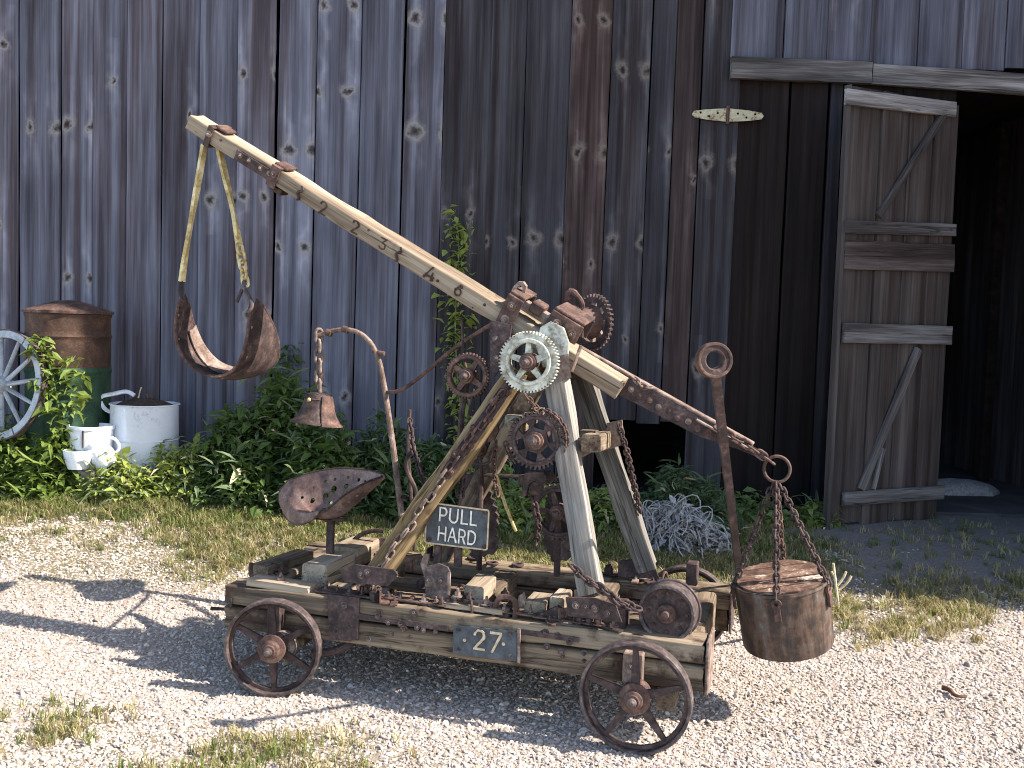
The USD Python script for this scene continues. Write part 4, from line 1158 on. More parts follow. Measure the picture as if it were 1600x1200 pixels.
# ragged iron sheets standing on the far beam
for pts, y_ in (([(722, 745), (740, 735), (752, 752), (766, 765), (778, 800), (776, 862), (738, 872), (728, 830), (733, 790)], .30),
                ([(856, 762), (884, 755), (896, 800), (892, 872), (866, 880), (850, 850), (854, 810)], .33)):
    q = []
    for k in range(len(pts)):
        a_, b_ = np.array(pts[k], float), np.array(pts[(k + 1) % len(pts)], float)
        nrm = np.array([(b_ - a_)[1], -(b_ - a_)[0]]) / (np.linalg.norm(b_ - a_) + 1e-9)
        m_ = max(2, int(np.linalg.norm(b_ - a_) / 6))
        for t in range(m_):
            q.append(tuple(a_ + (b_ - a_) * t / m_ + nrm * (2.6 if t % 2 else -2.0) + rng.normal(0, .7, 2)))
    plate('iron_sector', q, y_, .022, 'rust_dark', holes=[(pts[0][0] + 18, pts[0][1] + 42, .012), (pts[0][0] + 22, pts[0][1] + 78, .016)])
# more old ironwork crowded between and behind the legs
g3 = K(752, 700, .22)
gear('gear', g3, .10, 30, .012, .062, .02, 'rust_dark', .034, 0, holes=5, phase=.2, label='dark gear half hidden behind the front-left leg')
g4 = K(872, 800, .26)
gear('gear', g4, .13, 34, .012, .10, .02, 'rust_dark', .036, 5, phase=.6, label='large dark gear low behind the front-right leg')
obj('gear_post', tube([g3, g3 * [1, 1, 0] + [0, .02, Z1]], .014, 8), 'rust_dark', cart)
obj('gear_post', tube([g4, g4 * [1, 1, 0] + [0, .02, Z1]], .016, 8), 'rust_dark', cart)
obj('tie_rod', tube([K(756, 742, .2), K(870, 748, .24)], .009, 8), 'rust_dark', cart)
obj('tie_rod', tube(spline([K(775, 742, .1), K(790, 790, .12), K(806, 830, .14)], 10), .008, 8), 'strap_leather', cart)
obj('tie_rod', tube([K(700, 870, .3), K(760, 690, .25)], .010, 8), 'rust_dark', cart)
chain('hanging_chain', [K(775, 690, .0), K(770, 730, .02), K(778, 775, .05)], cart, 'rust', .034, .022, .0045)
chain('hanging_chain', [K(838, 745, -.18), K(832, 775, -.16), K(842, 815, -.14), K(838, 850, -.1)], cart, 'rust_dark', .036, .024, .005)
chain('hanging_chain', [K(640, 655, .38), K(645, 700, .3), K(668, 770, .1)], cart, 'rust_dark', .036, .024, .005)
plate('bracket', [(812, 742), (862, 736), (868, 750), (850, 758), (842, 772), (830, 772), (826, 758), (812, 756)], -.17, .03, 'rust_dark', bolts=[(838, 752)])
_rr = random.Random(77)
for k in range(52):                                          # oddments bolted and dropped along the deck
    x_ = _rr.uniform(-.93, .78)
    y_ = _rr.choice([-.40, -.37, -.34, -.2, .0, .1, .36, .40]) + _rr.uniform(-.02, .02)
    z_ = Z1 + .003 if abs(y_) > .3 else Z1 - .055
    M_ = frame([1, 0, 0], [0, 1, 0], [0, 0, 1], [x_, y_, z_]) @ rot([0, 0, 1], _rr.uniform(0, 3.1))
    mt_ = _rr.choice(['rust_dark', 'rust_dark', 'rust', 'rust_pale'])
    kind_ = k % 5
    if kind_ == 0:
        obj('angle_iron', [box(.07, .04, .006, (0, 0, .003), .001), box(.07, .006, .05, (0, .018, .028), .001)], mt_, cart, M=M_)
    elif kind_ == 1:
        obj('staple', tube(spline([(-.02, 0, -.01), (-.02, 0, .03), (0, 0, .045), (.02, 0, .03), (.02, 0, -.01)], 14), .006, 6), mt_, cart, M=M_)
    elif kind_ == 2:
        obj('iron_block', [box(.05, .036, .04, (0, 0, .02), .006), bolt_top([0, 0, .038], .010, .012)], mt_, cart, M=M_)
    elif kind_ == 3:
        obj('iron_ring', ring_mesh(.016, .03, 0, .012, 20), mt_, cart, M=M_)
    else:
        obj('iron_strap', [box(_rr.uniform(.1, .2), .03, .007, (0, 0, .004), .001), bolt_top([-.03, 0, .006], .008, .01), bolt_top([.035, 0, .006], .008, .012)], mt_, cart, M=M_)
# bell pole
bp = [K(634, 856, .40), K(624, 775, .40), K(606, 640, .40), K(597, 585, .40), K(588, 552, .39), K(574, 530, .38), K(556, 518, .37), K(535, 515, .36), K(497, 524, .34)]
pole = obj('bell_pole', tube(spline(bp, 60), np.linspace(.017, .011, 60), 10), 'rust_pale', cart, label='bent iron rod that carries the bell')
for px, py, y_ in ((592, 551, .39), (514, 520, .35), (540, 515, .36)):
    d_ = .03 if px > 560 else .014
    obj('pole_collar', tube([K(px, py, y_) + [-d_, 0, .004], K(px, py, y_) + [d_, 0, -.004]], .011 if px > 560 else .017, 10), 'rust', pole)
obj('stay_rod', tube(spline([K(604, 613, .40), K(622, 611, .38), K(642, 600, .33), K(672, 576, .2), K(705, 548, .08), K(740, 524, -.03), K(772, 504, -.09)], 40), .0095, 8), 'rust', cart, label='thin curved rod from the bell pole to the pivot')
obj('pole_stub', tube(spline([K(645, 705, .40), K(640, 745, .40), K(650, 770, .40), K(640, 790, .40)], 14), .012, 8), 'rust_dark', cart)
obj('pole_stub', tube([K(618, 776, .40), K(636, 777, .40)], .011, 8), 'rust_dark', cart)
obj('pole_stub', tube([K(640, 640, .42), K(637, 700, .42), K(648, 860, .42)], .010, 8), 'rust_dark', cart)
obj('back_hoop', tube(spline([K(552, 845, .3), K(572, 832, .3), K(600, 830, .3)], 12), .011, 8), 'rust_dark', cart)

# tractor seat on its post
seat = thing('seat', parent=cart, label='perforated rusty tractor seat on a post')
sc_ = K(517, 790, -.02)
NS, NT = 40, 26
from scipy.interpolate import PchipInterpolator
_st = [0, .1, .2, .32, .48, .66, .85, 1]
_F = [(441, 795), (436, 776), (446, 757), (466, 745), (498, 736), (536, 732), (576, 735), (600, 742)]
_B = [(462, 819), (463, 801), (478, 800), (496, 806), (520, 806), (547, 792), (577, 768), (601, 746)]
_N = [(495, 806), (503, 797), (510, 797), (516, 792), (530, 780), (550, 766), (577, 752), (601, 744)]
_wd = [.9, 1, 1, 1, 1, .85, .5, .08]
_q = np.linspace(0, 1, NS)
rows = []
for _pts, _y in ((_N, -.125), (_B, -.01), (_F, .125)):
    _p = np.array([K(px, py, _y * w_) for (px, py), w_ in zip(_pts, _wd)])
    rows.append(PchipInterpolator(_st, _p)(_q))
_t = np.linspace(-1, 1, NT)[None, :, None]
pan = rows[0][:, None] * (_t * (_t - 1) / 2) + rows[1][:, None] * (1 - _t * _t) + rows[2][:, None] * (_t * (_t + 1) / 2)
_ridge = np.zeros(NS)
for _c in (.14, .24):
    _ridge += .006 * np.exp(-((_q - _c) / .03) ** 2)
pan[..., 2] += _ridge[:, None]
e1, e2 = np.array([1.0, 0, 0]), np.array([0, 1.0, 0])
pan = pan.reshape(-1, 3)


def sheet(v, n1, n2, th):
    """A closed sheet of thickness th from a grid of points."""
    f = []
    for i_ in range(n1 - 1):
        for j_ in range(n2 - 1):
            a_ = i_ * n2 + j_
            f += [(a_, a_ + 1, a_ + n2 + 1), (a_, a_ + n2 + 1, a_ + n2)]
    t = trimesh.Trimesh(v, f, process=False)
    nrm = t.vertex_normals
    n = len(v)
    w = np.vstack([v + nrm * th / 2, v - nrm * th / 2])
    f = np.array(f)
    F = [f, f[:, ::-1] + n]
    rim = [i_ * n2 for i_ in range(n1)] + [(n1 - 1) * n2 + j_ for j_ in range(1, n2)] + [i_ * n2 + n2 - 1 for i_ in range(n1 - 2, -1, -1)] + [j_ for j_ in range(n2 - 2, 0, -1)]
    R = []
    for k in range(len(rim)):
        a_, b_ = rim[k], rim[(k + 1) % len(rim)]
        R += [(a_, a_ + n, b_ + n), (a_, b_ + n, b_)]
    F.append(np.array(R))
    m = trimesh.Trimesh(w, np.vstack(F), process=False)
    m.fix_normals()
    return m


panm = sheet(pan, NS, NT, .006)
man = m3.Manifold(m3.Mesh(np.asarray(panm.vertices, np.float32), np.asarray(panm.faces, np.uint32)))
cut = []
for s, t, r in ((-.30, .5, .012), (-.05, .62, .013), (.15, .66, .015), (.35, .7, .011), (.52, .72, .008), (.66, .7, .006), (-.1, .25, .008), (.15, .25, .008), (.4, .3, .009), (.6, .3, .008),
                (-.1, -.3, .009), (.12, -.35, .010), (.35, -.4, .011), (.55, -.45, .009), (.05, -.7, .007), (.25, -.75, .007), (.45, -.78, .007), (-.42, .6, .008), (-.45, .15, .008), (-.2, .78, .007), (.0, .82, .007), (.2, .84, .007), (.4, .86, .007), (.02, .42, .008), (.27, .46, .008), (.48, .5, .007), (.28, .05, .007), (.05, .02, .007), (.78, .4, .005)):
    a_, b_ = int(round((s + 1) / 2 * (NS - 1))), int(round((t + 1) / 2 * (NT - 1)))
    p_ = pan.reshape(NS, NT, 3)[a_, b_]
    d1 = pan.reshape(NS, NT, 3)[min(a_ + 1, NS - 1), b_] - pan.reshape(NS, NT, 3)[a_ - 1, b_]
    d2 = pan.reshape(NS, NT, 3)[a_, min(b_ + 1, NT - 1)] - pan.reshape(NS, NT, 3)[a_, b_ - 1]
    z_ = unit(np.cross(d1, d2))
    x_ = unit(d1)
    c = m3.Manifold.cylinder(.05, r * 1.15, r * 1.15, 14, True).transform(np.column_stack([x_, np.cross(z_, x_), z_, p_]))
    cut.append(c)
try:
    if man.status() == m3.Error.NoError and man.volume() != 0:
        if man.volume() < 0:
            raise ValueError
        panm = tm(man - m3.Manifold.batch_boolean(cut, m3.OpType.Add))
except Exception:
    pass
obj('seat_pan', panm, 'seat_rust', seat, smooth=40)
_g = pan.reshape(NS, NT, 3)
obj('seat_rim', tube(np.vstack([_g[2:-1, 0], _g[-2:1:-1, -1]]), .0055, 6), 'rust_dark', seat, smooth=True)
obj('seat_rim', tube(spline(_g[0, ::3], 30), .0055, 6), 'rust', seat, smooth=True)
sc_ = K(517, 803, -.01)
pz = sc_ + np.array([0, 0, -.01])
obj('seat_post', [box(.036, .02, .25, (0, 0, -.125), .003), box(.05, .05, .03, (0, 0, -.01), .006), box(.07, .06, .02, (.0, 0, -.24), .004)], 'rust_dark', seat, M=frame([1, 0, 0], [0, 1, 0], [0, 0, 1], pz))
obj('seat_bracket', box(.15, .05, .02, (0, 0, 0), .005), 'rust_dark', seat, M=frame(e1, e2, [0, 0, 1], sc_ + np.array([0, 0, -.018])))

# ================================================================ hung things
# sling
sling = thing('sling', 'rusty iron scoop hung on two pale straps from the arm tip', 'sling', M=CART)
tp1, tp2 = K(319, 226, -.01), K(342, 232, .01)
yl0, yl1 = -.10, .11


def strap(pts, w, th, mt, name):
    p = spline(pts, 22)
    d = np.gradient(p, axis=0)
    V = []
    for k in range(len(p)):
        x = unit(d[k])
        s = unit(np.cross(x, [.35 * math.sin(k * .35), 1, 0]))
        y = np.cross(s, x)
        V += [p[k] + s * th / 2 + y * w / 2, p[k] - s * th / 2 + y * w / 2, p[k] - s * th / 2 - y * w / 2, p[k] + s * th / 2 - y * w / 2]
    f = []
    for k in range(len(p) - 1):
        for q in range(4):
            a_, b_ = k * 4 + q, k * 4 + (q + 1) % 4
            f += [(a_, b_, b_ + 4), (a_, b_ + 4, a_ + 4)]
    f += [(0, 2, 1), (0, 3, 2), (len(V) - 4, len(V) - 3, len(V) - 2), (len(V) - 4, len(V) - 2, len(V) - 1)]
    m = trimesh.Trimesh(V, f, process=False)
    m.fix_normals()
    return obj(name, m, mt, sling, smooth=40)


strap([tp1, K(312, 270, -.02), K(296, 360, -.04), K(284, 440, -.05)], .028, .017, 'strap_leather', 'strap')
strap([tp2, K(352, 275, .01), K(365, 335, 0), K(374, 385, -.01)], .030, .017, 'strap_leather', 'strap')
chain('strap_chain', [K(374, 383, -.02), K(384, 445, -.05)], sling, 'strap_leather', .055, .034, .007)
obj('hook', tube(spline([K(383, 438, -.06), K(388, 462, -.09), K(393, 482, -.115), K(387, 488, -.12)], 12), .010, 8), 'old_iron', sling)
obj('hook', tube(spline([K(378, 452, -.08), K(370, 472, -.1)], 6), .009, 8), 'old_iron', sling)
obj('hook', tube(spline([K(284, 436, -.05), K(281, 460, -.07), K(285, 480, -.09)], 10), .010, 8), 'rust_dark', sling)
# trough: U in section, its length running away from us
U = [K(px, py, yl0) for px, py in ((281, 462), (276, 490), (274, 520), (283, 553), (305, 578), (335, 588), (362, 580), (380, 550), (388, 510), (391, 470))]
U = spline(U, 34)
nU, nY = 34, 9
G_ = np.zeros((nU, nY, 3))
for b_ in range(nY):
    t = b_ / (nY - 1)
    for a_ in range(nU):
        u_ = a_ / (nU - 1)
        fl = 1.0
        p = U[a_].copy()
        depth = (yl1 - yl0) * (.14 + .86 * math.sin(u_ * math.pi) ** .8) * (1.1 + .75 * smooth01((u_ - .35) / .35))
        p[1] = yl0 + depth * t
        p[2] += .02 * math.sin(t * math.pi) * (-1) + (.012 if t > .9 else 0)
        G_[a_, b_] = p
obj('scoop', sheet(G_.reshape(-1, 3), nU, nY, .009), 'rust_dark', sling, smooth=40)
mid = G_.reshape(-1, 3).mean(0)
G2 = mid + (G_[5:20, 5:9] - mid) * [.93, 1, .93]
obj('scoop_liner', sheet(G2.reshape(-1, 3), 15, 4, .006), 'rust_pale', sling, smooth=40)
for b_ in (0, nY - 1):
    obj('scoop_rim', tube(G_[1:-1, b_], .0075, 6), 'rust', sling, smooth=True)
for k in (3, 7, 12, 18, 24, 29):
    p = G_[k, 1]
    obj('rivet', trimesh.creation.icosphere(1, .008).apply_translation(p + [0, -.004, 0]), 'rust_pale', sling)

# bell
bell = thing('bell', 'rusty iron bell hanging by a chain from the bent pole above the seat', 'bell', M=CART)
bt_ = K(499, 612, .34)
chain('chain', [K(498, 517, .34), bt_], bell, 'rust_pale', .07, .036, .0085, start_twist=.9)
prof = [(0, 0), (.016, 0), (.02, -.015), (.045, -.02), (.062, -.03), (.068, -.05), (.075, -.09), (.088, -.125), (.112, -.158), (.125, -.166), (.126, -.173), (.116, -.172), (.095, -.15), (.078, -.122), (.066, -.085), (.058, -.05), (.04, -.034), (0, -.034)]
MB_ = frame([1, 0, 0], [0, 1, 0], [0, 0, 1], bt_ + [0, 0, .012]) @ rot([0, 1, 0], math.radians(4)) @ rot([1, 0, 0], math.radians(-4))
obj('bell_shell', lathe(prof, 72), 'bell_iron', bell, M=MB_, smooth=60)
obj('bell_band', lathe([(.0685, -.046), (.072, -.05), (.0705, -.054)], 36), 'rust', bell, M=MB_)
# the second, broken shell that hangs close behind it
half = lathe([(.066, -.028), (.075, -.05), (.082, -.09), (.096, -.125), (.12, -.158), (.134, -.168), (.134, -.175), (.124, -.172), (.104, -.15), (.087, -.122), (.074, -.085), (.066, -.05), (.058, -.036), (.066, -.028)], 72)
hv = np.array(half.vertices)
keep = [f for f in half.faces if math.cos(math.atan2(hv[f].mean(0)[1], hv[f].mean(0)[0]) - math.radians(20)) > .35]
hm = trimesh.Trimesh(hv, keep, process=False)
obj('outer_shell', hm, 'rust', bell, M=MB_ @ frame([1, 0, 0], [0, 1, 0], [0, 0, 1], [.004, 0, -.001]), smooth=70)
obj('clapper', lathe([(0, -.03), (.006, -.03), (.006, -.15), (.016, -.16), (.018, -.172), (.01, -.185), (0, -.187)], 14), 'rust_dark', bell, M=MB_)
obj('bell_rivet', trimesh.creation.icosphere(1, .011).apply_translation([-.012, -.071, -.055]), 'strap_leather', bell, M=MB_)

# weight pot
pot = thing('pot', 'heavy rusty iron pot hung by four chains from the arm end as counterweight', 'pot', M=CART)
ringc = K(1214, 733, -.01)
a_ = np.linspace(0, 2 * math.pi, 40, endpoint=False)
obj('ring', tube(ringc + np.stack([.05 * np.cos(a_), .012 * np.sin(a_), .05 * np.sin(a_)], 1), .0065, 8, closed=True), 'rust', pot, smooth=True)
pc_ = K(1219, 902, 0)
# axis tilts: its foot swings to the right and away
ax = unit(np.array([-.16, -.15, 1]))
px_ = unit(np.cross([0, 1, 0], ax))
MP = frame(px_, np.cross(ax, px_), ax, pc_)
PRr = .185
obj('pot_body', lathe([(PRr - .008, 0), (PRr + .004, 0), (PRr + .006, -.010), (PRr, -.018), (PRr - .002, -.10), (PRr - .004, -.18), (PRr - .005, -.19), (PRr - .004, -.2), (PRr - .006, -.268), (PRr - .010, -.278), (PRr - .03, -.286), (.06, -.289), (0, -.289), (0, -.275), (PRr - .03, -.272), (PRr - .018, -.26), (PRr - .012, -.1), (PRr - .008, 0)], 64), 'pot_iron', pot, M=MP, smooth=35)
for k in range(5):                                           # boards of the lid, peeling
    y0_, y1_ = -.17 + k * .068, -.17 + (k + 1) * .068 - .004
    strip = Point(0, 0).buffer(PRr - .012, 24).intersection(sbox(-.3, y0_, .3, y1_))
    if strip.is_empty:
        continue
    m = extr(strip, .022)
    m.apply_translation([0, 0, -.016 + random.uniform(-.004, .004)])
    obj('lid_board', m, 'lid_wood', pot, M=MP @ rot([0, 0, 1], math.radians(12)), smooth=20)
for ang_, in ((195,), (-95,), (-22,), (88,)):
    q = math.radians(ang_)
    rim = (MP @ np.r_[(PRr + .008) * math.cos(q), (PRr + .008) * math.sin(q), -.035, 1])[:3]
    start = ringc + np.array([.012 * math.cos(q), .012 * math.sin(q), -.055])
    chain('chain', [start, rim + [0, 0, .02]], pot, 'rust_dark' if ang_ != 88 else 'rust', .036, .023, .0048)
    obj('lug', moved(extr(Point(0, 0).buffer(.02).union(sbox(-.012, -.07, .012, 0)).difference(Point(0, .0).buffer(.008)), .01), np.eye(4)), 'rust', pot,
        M=MP @ frame([-math.sin(q), math.cos(q), 0], [0, 0, 1], [math.cos(q), math.sin(q), 0], [(PRr + .004) * math.cos(q), (PRr + .004) * math.sin(q), -.03]))

# iron eye bar leaning on the arm's tail
E0, E1 = P(1115, 563, 3.22), P(1168, 1003, 4.72)
ed = unit(E1 - E0)
EM = along(E0, E1, (.0, 1, 0))
eye = thing('eye_bar', 'tall rusty iron bar with a round eye, leaning on the arm left of the pot', 'iron bar')
rf = unit(np.array([.12, -1, 0.05]))
rx = unit(np.cross([0, 0, 1.0], -rf))
er = .0575
obj('eye', ring_mesh(.03, er, -.016, .016, 40), 'rust_dark', eye, M=frame(rx, np.cross(rf, rx), rf, E0), smooth=30)
obj('eye_lip', ring_mesh(er - .008, er + .003, -.02, .02, 40), 'rust', eye, M=frame(rx, np.cross(rf, rx), rf, E0), smooth=30)
LE = np.linalg.norm(E1 - E0)
sh = hull([(.05, sy * .016, sz * .011) for sy in (-1, 1) for sz in (-1, 1)], [(LE * .5, sy * .015, sz * .010) for sy in (-1, 1) for sz in (-1, 1)])
sh2 = hull([(LE * .5, sy * .015, sz * .010) for sy in (-1, 1) for sz in (-1, 1)], [(LE, sy * .012, sz * .008) for sy in (-1, 1) for sz in (-1, 1)])
obj('bar', [sh, sh2], 'rust_dark', eye, M=EM, smooth=20)

# PULL HARD sign
sign = thing('pull_hard_sign', 'grey enamel sign reading PULL HARD hung on a chain under the left gear', 'sign', M=CART)
ys_ = -.30
q_ = [K(px, py, ys_)[[0, 2]] for px, py in ((667, 783), (766, 796), (763, 860), (664, 848))]
poly = Polygon(q_).buffer(-.012).buffer(.012)
m = moved(extr(poly, .006), FACE)
m.apply_translation([0, ys_, 0])
sp_ = obj('sign_plate', m, 'sign_slate', sign, smooth=25)
edge = poly.difference(poly.buffer(-.006))
m = moved(extr(edge, .003), FACE)
m.apply_translation([0, ys_ - .006, 0])
obj('sign_edge', m, 'letter_tan', sign, smooth=25)
sd = q_[1] - q_[0]
sang = math.atan2(sd[1], sd[0])
for txt, px, py, hgt in (('PULL', 716, 807, .060), ('HARD', 714, 837, .060)):
    t_ = rough_text(txt, hgt, .003, len(txt) + int(py))
    t_.apply_translation([-(t_.bounds[0][0] + t_.bounds[1][0]) / 2, -(t_.bounds[0][1] + t_.bounds[1][1]) / 2, 0])
    t_ = moved(t_, np.diag([.165 / (t_.bounds[1][0] - t_.bounds[0][0]), 1, 1, 1]))
    t_ = moved(moved(t_, rot([0, 0, 1], sang)), FACE)
    t_.apply_translation(K(px, py, ys_ - .0065))
    obj('lettering', t_, 'letter_paint', sign, smooth=False)
for px, py in ((673, 790), (758, 800), (757, 854), (671, 842)):
    obj('rivet', bolt_front(K(px, py, ys_ - .007), .006, .005), 'rust', sign)
chain('chain', [K(720, 716, -.12), K(722, 745, -.2), K(718, 786, ys_)], sign, 'rust_dark', .045, .028, .006)
for px in (684, 716):
    obj('foot', box(.035, .012, .10, bev=.003), 'rust_dark', sign, M=frame([1, 0, 0], [0, 1, 0], [0, 0, 1], K(px, 866, ys_ + .012)))

# ================================================================ along the barn wall
# drum
dp = P(107, 575, 6.42)
dz = float(ground_z(dp[0], dp[1])) - .02
ztop, zmid = P(107, 487, 6.42)[2], P(107, 572, 6.42)[2]
R_ = .262
drumt = thing('oil_drum', 'rusty steel drum with green lower half and conical lid against the barn', 'drum', M=frame([1, 0, 0], [0, 1, 0], [0, 0, 1], [dp[0], dp[1], 0]))
hgt = ztop - dz


def drum_prof(z0, z1, ribs):
    pr = []
    for z in np.linspace(z0, z1, 30):
        pr.append((R_ + sum(.010 * math.exp(-((z - q) / .012) ** 2) for q in ribs), z))
    return pr


obj('green_shell', lathe([(0, dz)] + drum_prof(dz, zmid, (dz + .02, zmid - .03)) + [(0, zmid)], 40), 'drum_green', drumt)
obj('rust_shell', lathe([(0, zmid + .001)] + drum_prof(zmid + .001, ztop, (ztop - .02, ztop - .16)) + [(0, ztop)], 40), 'drum_rust', drumt)
obj('lid', lathe([(R_ + .018, ztop - .012), (R_ + .02, ztop + .006), (R_ * .8, ztop + .03), (R_ * .3, ztop + .07), (0, ztop + .078)], 40), 'rust', drumt)
# wagon wheel leaning on the drum
wc_ = P(3, 602, 6.2)
wn_ = unit(np.array([-.36, -.92, .14]))
wxv = unit(np.cross([0, 0, 1.0], wn_))
ww = thing('wagon_wheel', 'pale grey wooden wagon wheel leaning by the drum at the left edge', 'wheel', M=frame(wxv, np.cross(wn_, wxv), wn_, wc_))
RW = .355
for k in range(6):
    a0, a1 = math.radians(60 * k + 1), math.radians(60 * k + 59)
    pts = [((RW - .045) * math.cos(t), (RW - .045) * math.sin(t)) for t in np.linspace(a0, a1, 12)] + [(RW * math.cos(t), RW * math.sin(t)) for t in np.linspace(a1, a0, 12)]
    m = extr(Polygon(pts), .045)
    m.apply_translation([0, 0, -.0225])
    obj('felloe', m, 'wagon_paint', ww, smooth=30)
obj('tyre', ring_mesh(RW + .0005, RW + .010, -.024, .024, 64), 'old_iron', ww, smooth=30)
for k in range(12):
    m = tube([(.05, 0, 0), (RW - .04, 0, 0)], [.016, .012], 8)
    obj('spoke', moved(m, rot([0, 0, 1], math.radians(30 * k + 10))), 'wagon_paint', ww, smooth=30)
obj('hub', lathe([(0, -.09), (.035, -.09), (.05, -.05), (.058, 0), (.05, .05), (.035, .09), (0, .09)], 20), 'wagon_paint', ww, smooth=30)
# tall white stock pot full of soil
bp_ = P(226, 680, 6.42)
bz = float(ground_z(bp_[0], bp_[1])) - .02
bt2 = P(226, 630, 6.42)[2]
RB = .217
wp = thing('white_pot', 'tall white enamel stock pot holding soil beside the drum', 'pot', M=frame([1, 0, 0], [0, 1, 0], [0, 0, 1], [bp_[0], bp_[1], 0]))
obj('pot_wall', lathe([(0, bz), (RB - .01, bz), (RB, bz + .01), (RB, bz + .3), (RB + .004, bz + .305), (RB, bz + .31), (RB, bt2 - .012), (RB + .009, bt2 - .006), (RB + .006, bt2), (RB - .008, bt2 - .002), (RB - .012, bt2 - .04), (RB - .012, bt2 - .05)], 44), 'white_enamel', wp)
so_ = lathe([(RB - .011, bt2 - .025), (RB * .7, bt2 + .005), (RB * .3, bt2 + .03), (0, bt2 + .035)], 30)
so_.vertices[:, 2] += .02 * (meshkit.fbm(so_.vertices * 12, 3, 2) - .5)
obj('soil', so_, 'soil', wp)
hp = [P(px, py, 6.36) - [bp_[0], bp_[1], 0] for px, py in ((181, 640), (160, 634), (157, 622), (175, 616), (195, 612), (210, 618))]
obj('handle', tube(spline(hp, 20), .014, 8), 'white_enamel', wp)
tw_ = thing('dead_stems', 'few dry stems sprouting from the soil of the tall white pot', 'plant')
for px, py, l_ in ((215, 628, .1), (235, 626, .07), (205, 628, .06), (228, 625, .05)):
    p_ = P(px, py, 6.42)
    obj('stem', tube(spline([p_ - [0, 0, .02], p_ + [.01, 0, l_ * .5], p_ + [random.uniform(-.03, .03), 0.01, l_]], 8), [.006] * 4 + [.004] * 4, 6), 'dry_stalk' if l_ > .08 else 'twig_bark', tw_)
# two small white vessels
v1 = P(142, 690, 6.2)
v1z = float(ground_z(v1[0], v1[1]))
zt1 = P(142, 664, 6.2)[2]
s1 = thing('white_pail', 'small white enamel pail with a split rim in front of the tall white pot', 'pail', M=frame([1, 0, 0], [0, 1, 0], [0, 0, 1], [v1[0], v1[1], 0]))
R1 = .138
obj('pail_wall', lathe([(0, zt1 - .155), (R1 - .02, zt1 - .155), (R1 - .008, zt1 - .14), (R1, zt1 - .03), (R1 + .008, zt1 - .02), (R1 + .008, zt1), (R1 - .006, zt1), (R1 - .01, zt1 - .05), (R1 - .02, zt1 - .06), (0, zt1 - .06)], 36), 'white_enamel', s1)
obj('pail_seam', box(.012, .008, .13, (0.01, -R1 - .001, zt1 - .07), .003), 'old_iron', s1)
obj('pail_stand', lathe([(0, v1z - .02), (R1 - .025, v1z - .02), (R1 - .015, zt1 - .157), (0, zt1 - .157)], 30), 'dry_brush', s1)
v2 = P(160, 712, 6.12)
s2 = thing('white_jug', 'small white enamel jug tipped over in the weeds below the pail', 'jug', M=frame([.8, .1, .59], [-.12, .99, 0], [-.58, -.07, .81], v2))
obj('jug_wall', lathe([(0, -.08), (.05, -.08), (.075, -.05), (.08, 0), (.07, .05), (.06, .075), (.07, .1), (.062, .1), (.05, .06), (0, .05)], 28), 'white_enamel', s2)
obj('jug_handle', tube(spline([(.07, 0, -.03), (.125, 0, 0), (.115, 0, .06), (.065, 0, .07)], 14), .010, 8), 'white_enamel', s2)
v3 = P(122, 715, 6.05)
s3 = thing('white_bowl', 'low white enamel bowl half hidden by sunlit leaves under the pail', 'bowl', M=frame([1, 0, 0], [0, 1, 0], [0, 0, 1], v3))
obj('bowl_wall', lathe([(0, -.07), (.06, -.07), (.085, 0), (.09, .05), (.082, .05), (.074, 0), (.05, -.055), (0, -.055)], 30), 'white_enamel', s3)


# ---------------------------------------------------------------- plants
def leaves(pts, size, droop=.4, narrow=.5, rg=None, up=.5):
    """One mesh of many folded leaves, one at each point."""
    rg = rg or rng
    n = len(pts)
    pts = np.asarray(pts, float)
    az = rg.uniform(0, 2 * math.pi, n)
    el = rg.normal(-droop * .4, .45, n)
    d = np.stack([np.cos(az) * np.cos(el), np.sin(az) * np.cos(el), np.sin(el)], 1)
    s = np.cross(d, np.array([0, 0, 1.0]) + rg.normal(0, .35, (n, 3)))
    s /= np.linalg.norm(s, axis=1, keepdims=True)
    nn_ = np.cross(s, d)
    L = (size * rg.uniform(.4, 1.0, n) * rg.choice([1, 1, 1.3, 1.8], n))[:, None]
    W = L * narrow * rg.uniform(.8, 1.2, n)[:, None]
    v = np.stack([pts, pts + d * L * .38 + s * W * .5 + nn_ * W * .16, pts + d * L * .45 - nn_ * L * .02, pts + d * L * .38 - s * W * .5 + nn_ * W * .16,
                  pts + d * L * .75 + s * W * .28 - nn_ * L * .06, pts + d * L * .75 - s * W * .28 - nn_ * L * .06, pts + d * L - nn_ * L * .2], 1)
    f = np.array([(0, 1, 2), (0, 2, 3), (2, 1, 4), (2, 4, 6), (2, 6, 5), (2, 5, 3)])
    F = (np.arange(n)[:, None, None] * 7 + f[None]).reshape(-1, 3)
    return trimesh.Trimesh(v.reshape(-1, 3), F, process=False)


def blob_points(c, r, n, rg, shell=.55):
    d = rg.normal(0, 1, (n, 3))
    d /= np.linalg.norm(d, axis=1, keepdims=True)
    rad = shell + (1 - shell) * rg.random(n) ** .6
    p = d * rad[:, None]
    p[:, 2] = np.abs(p[:, 2]) * np.where(rg.random(n) < .85, 1, -.2)
    nz = meshkit.fbm(p * 2.3 + np.asarray(c) * 3.1, 3, 4)
    p *= (.55 + .8 * nz)[:, None]
    return np.asarray(c) + p * np.asarray(r)


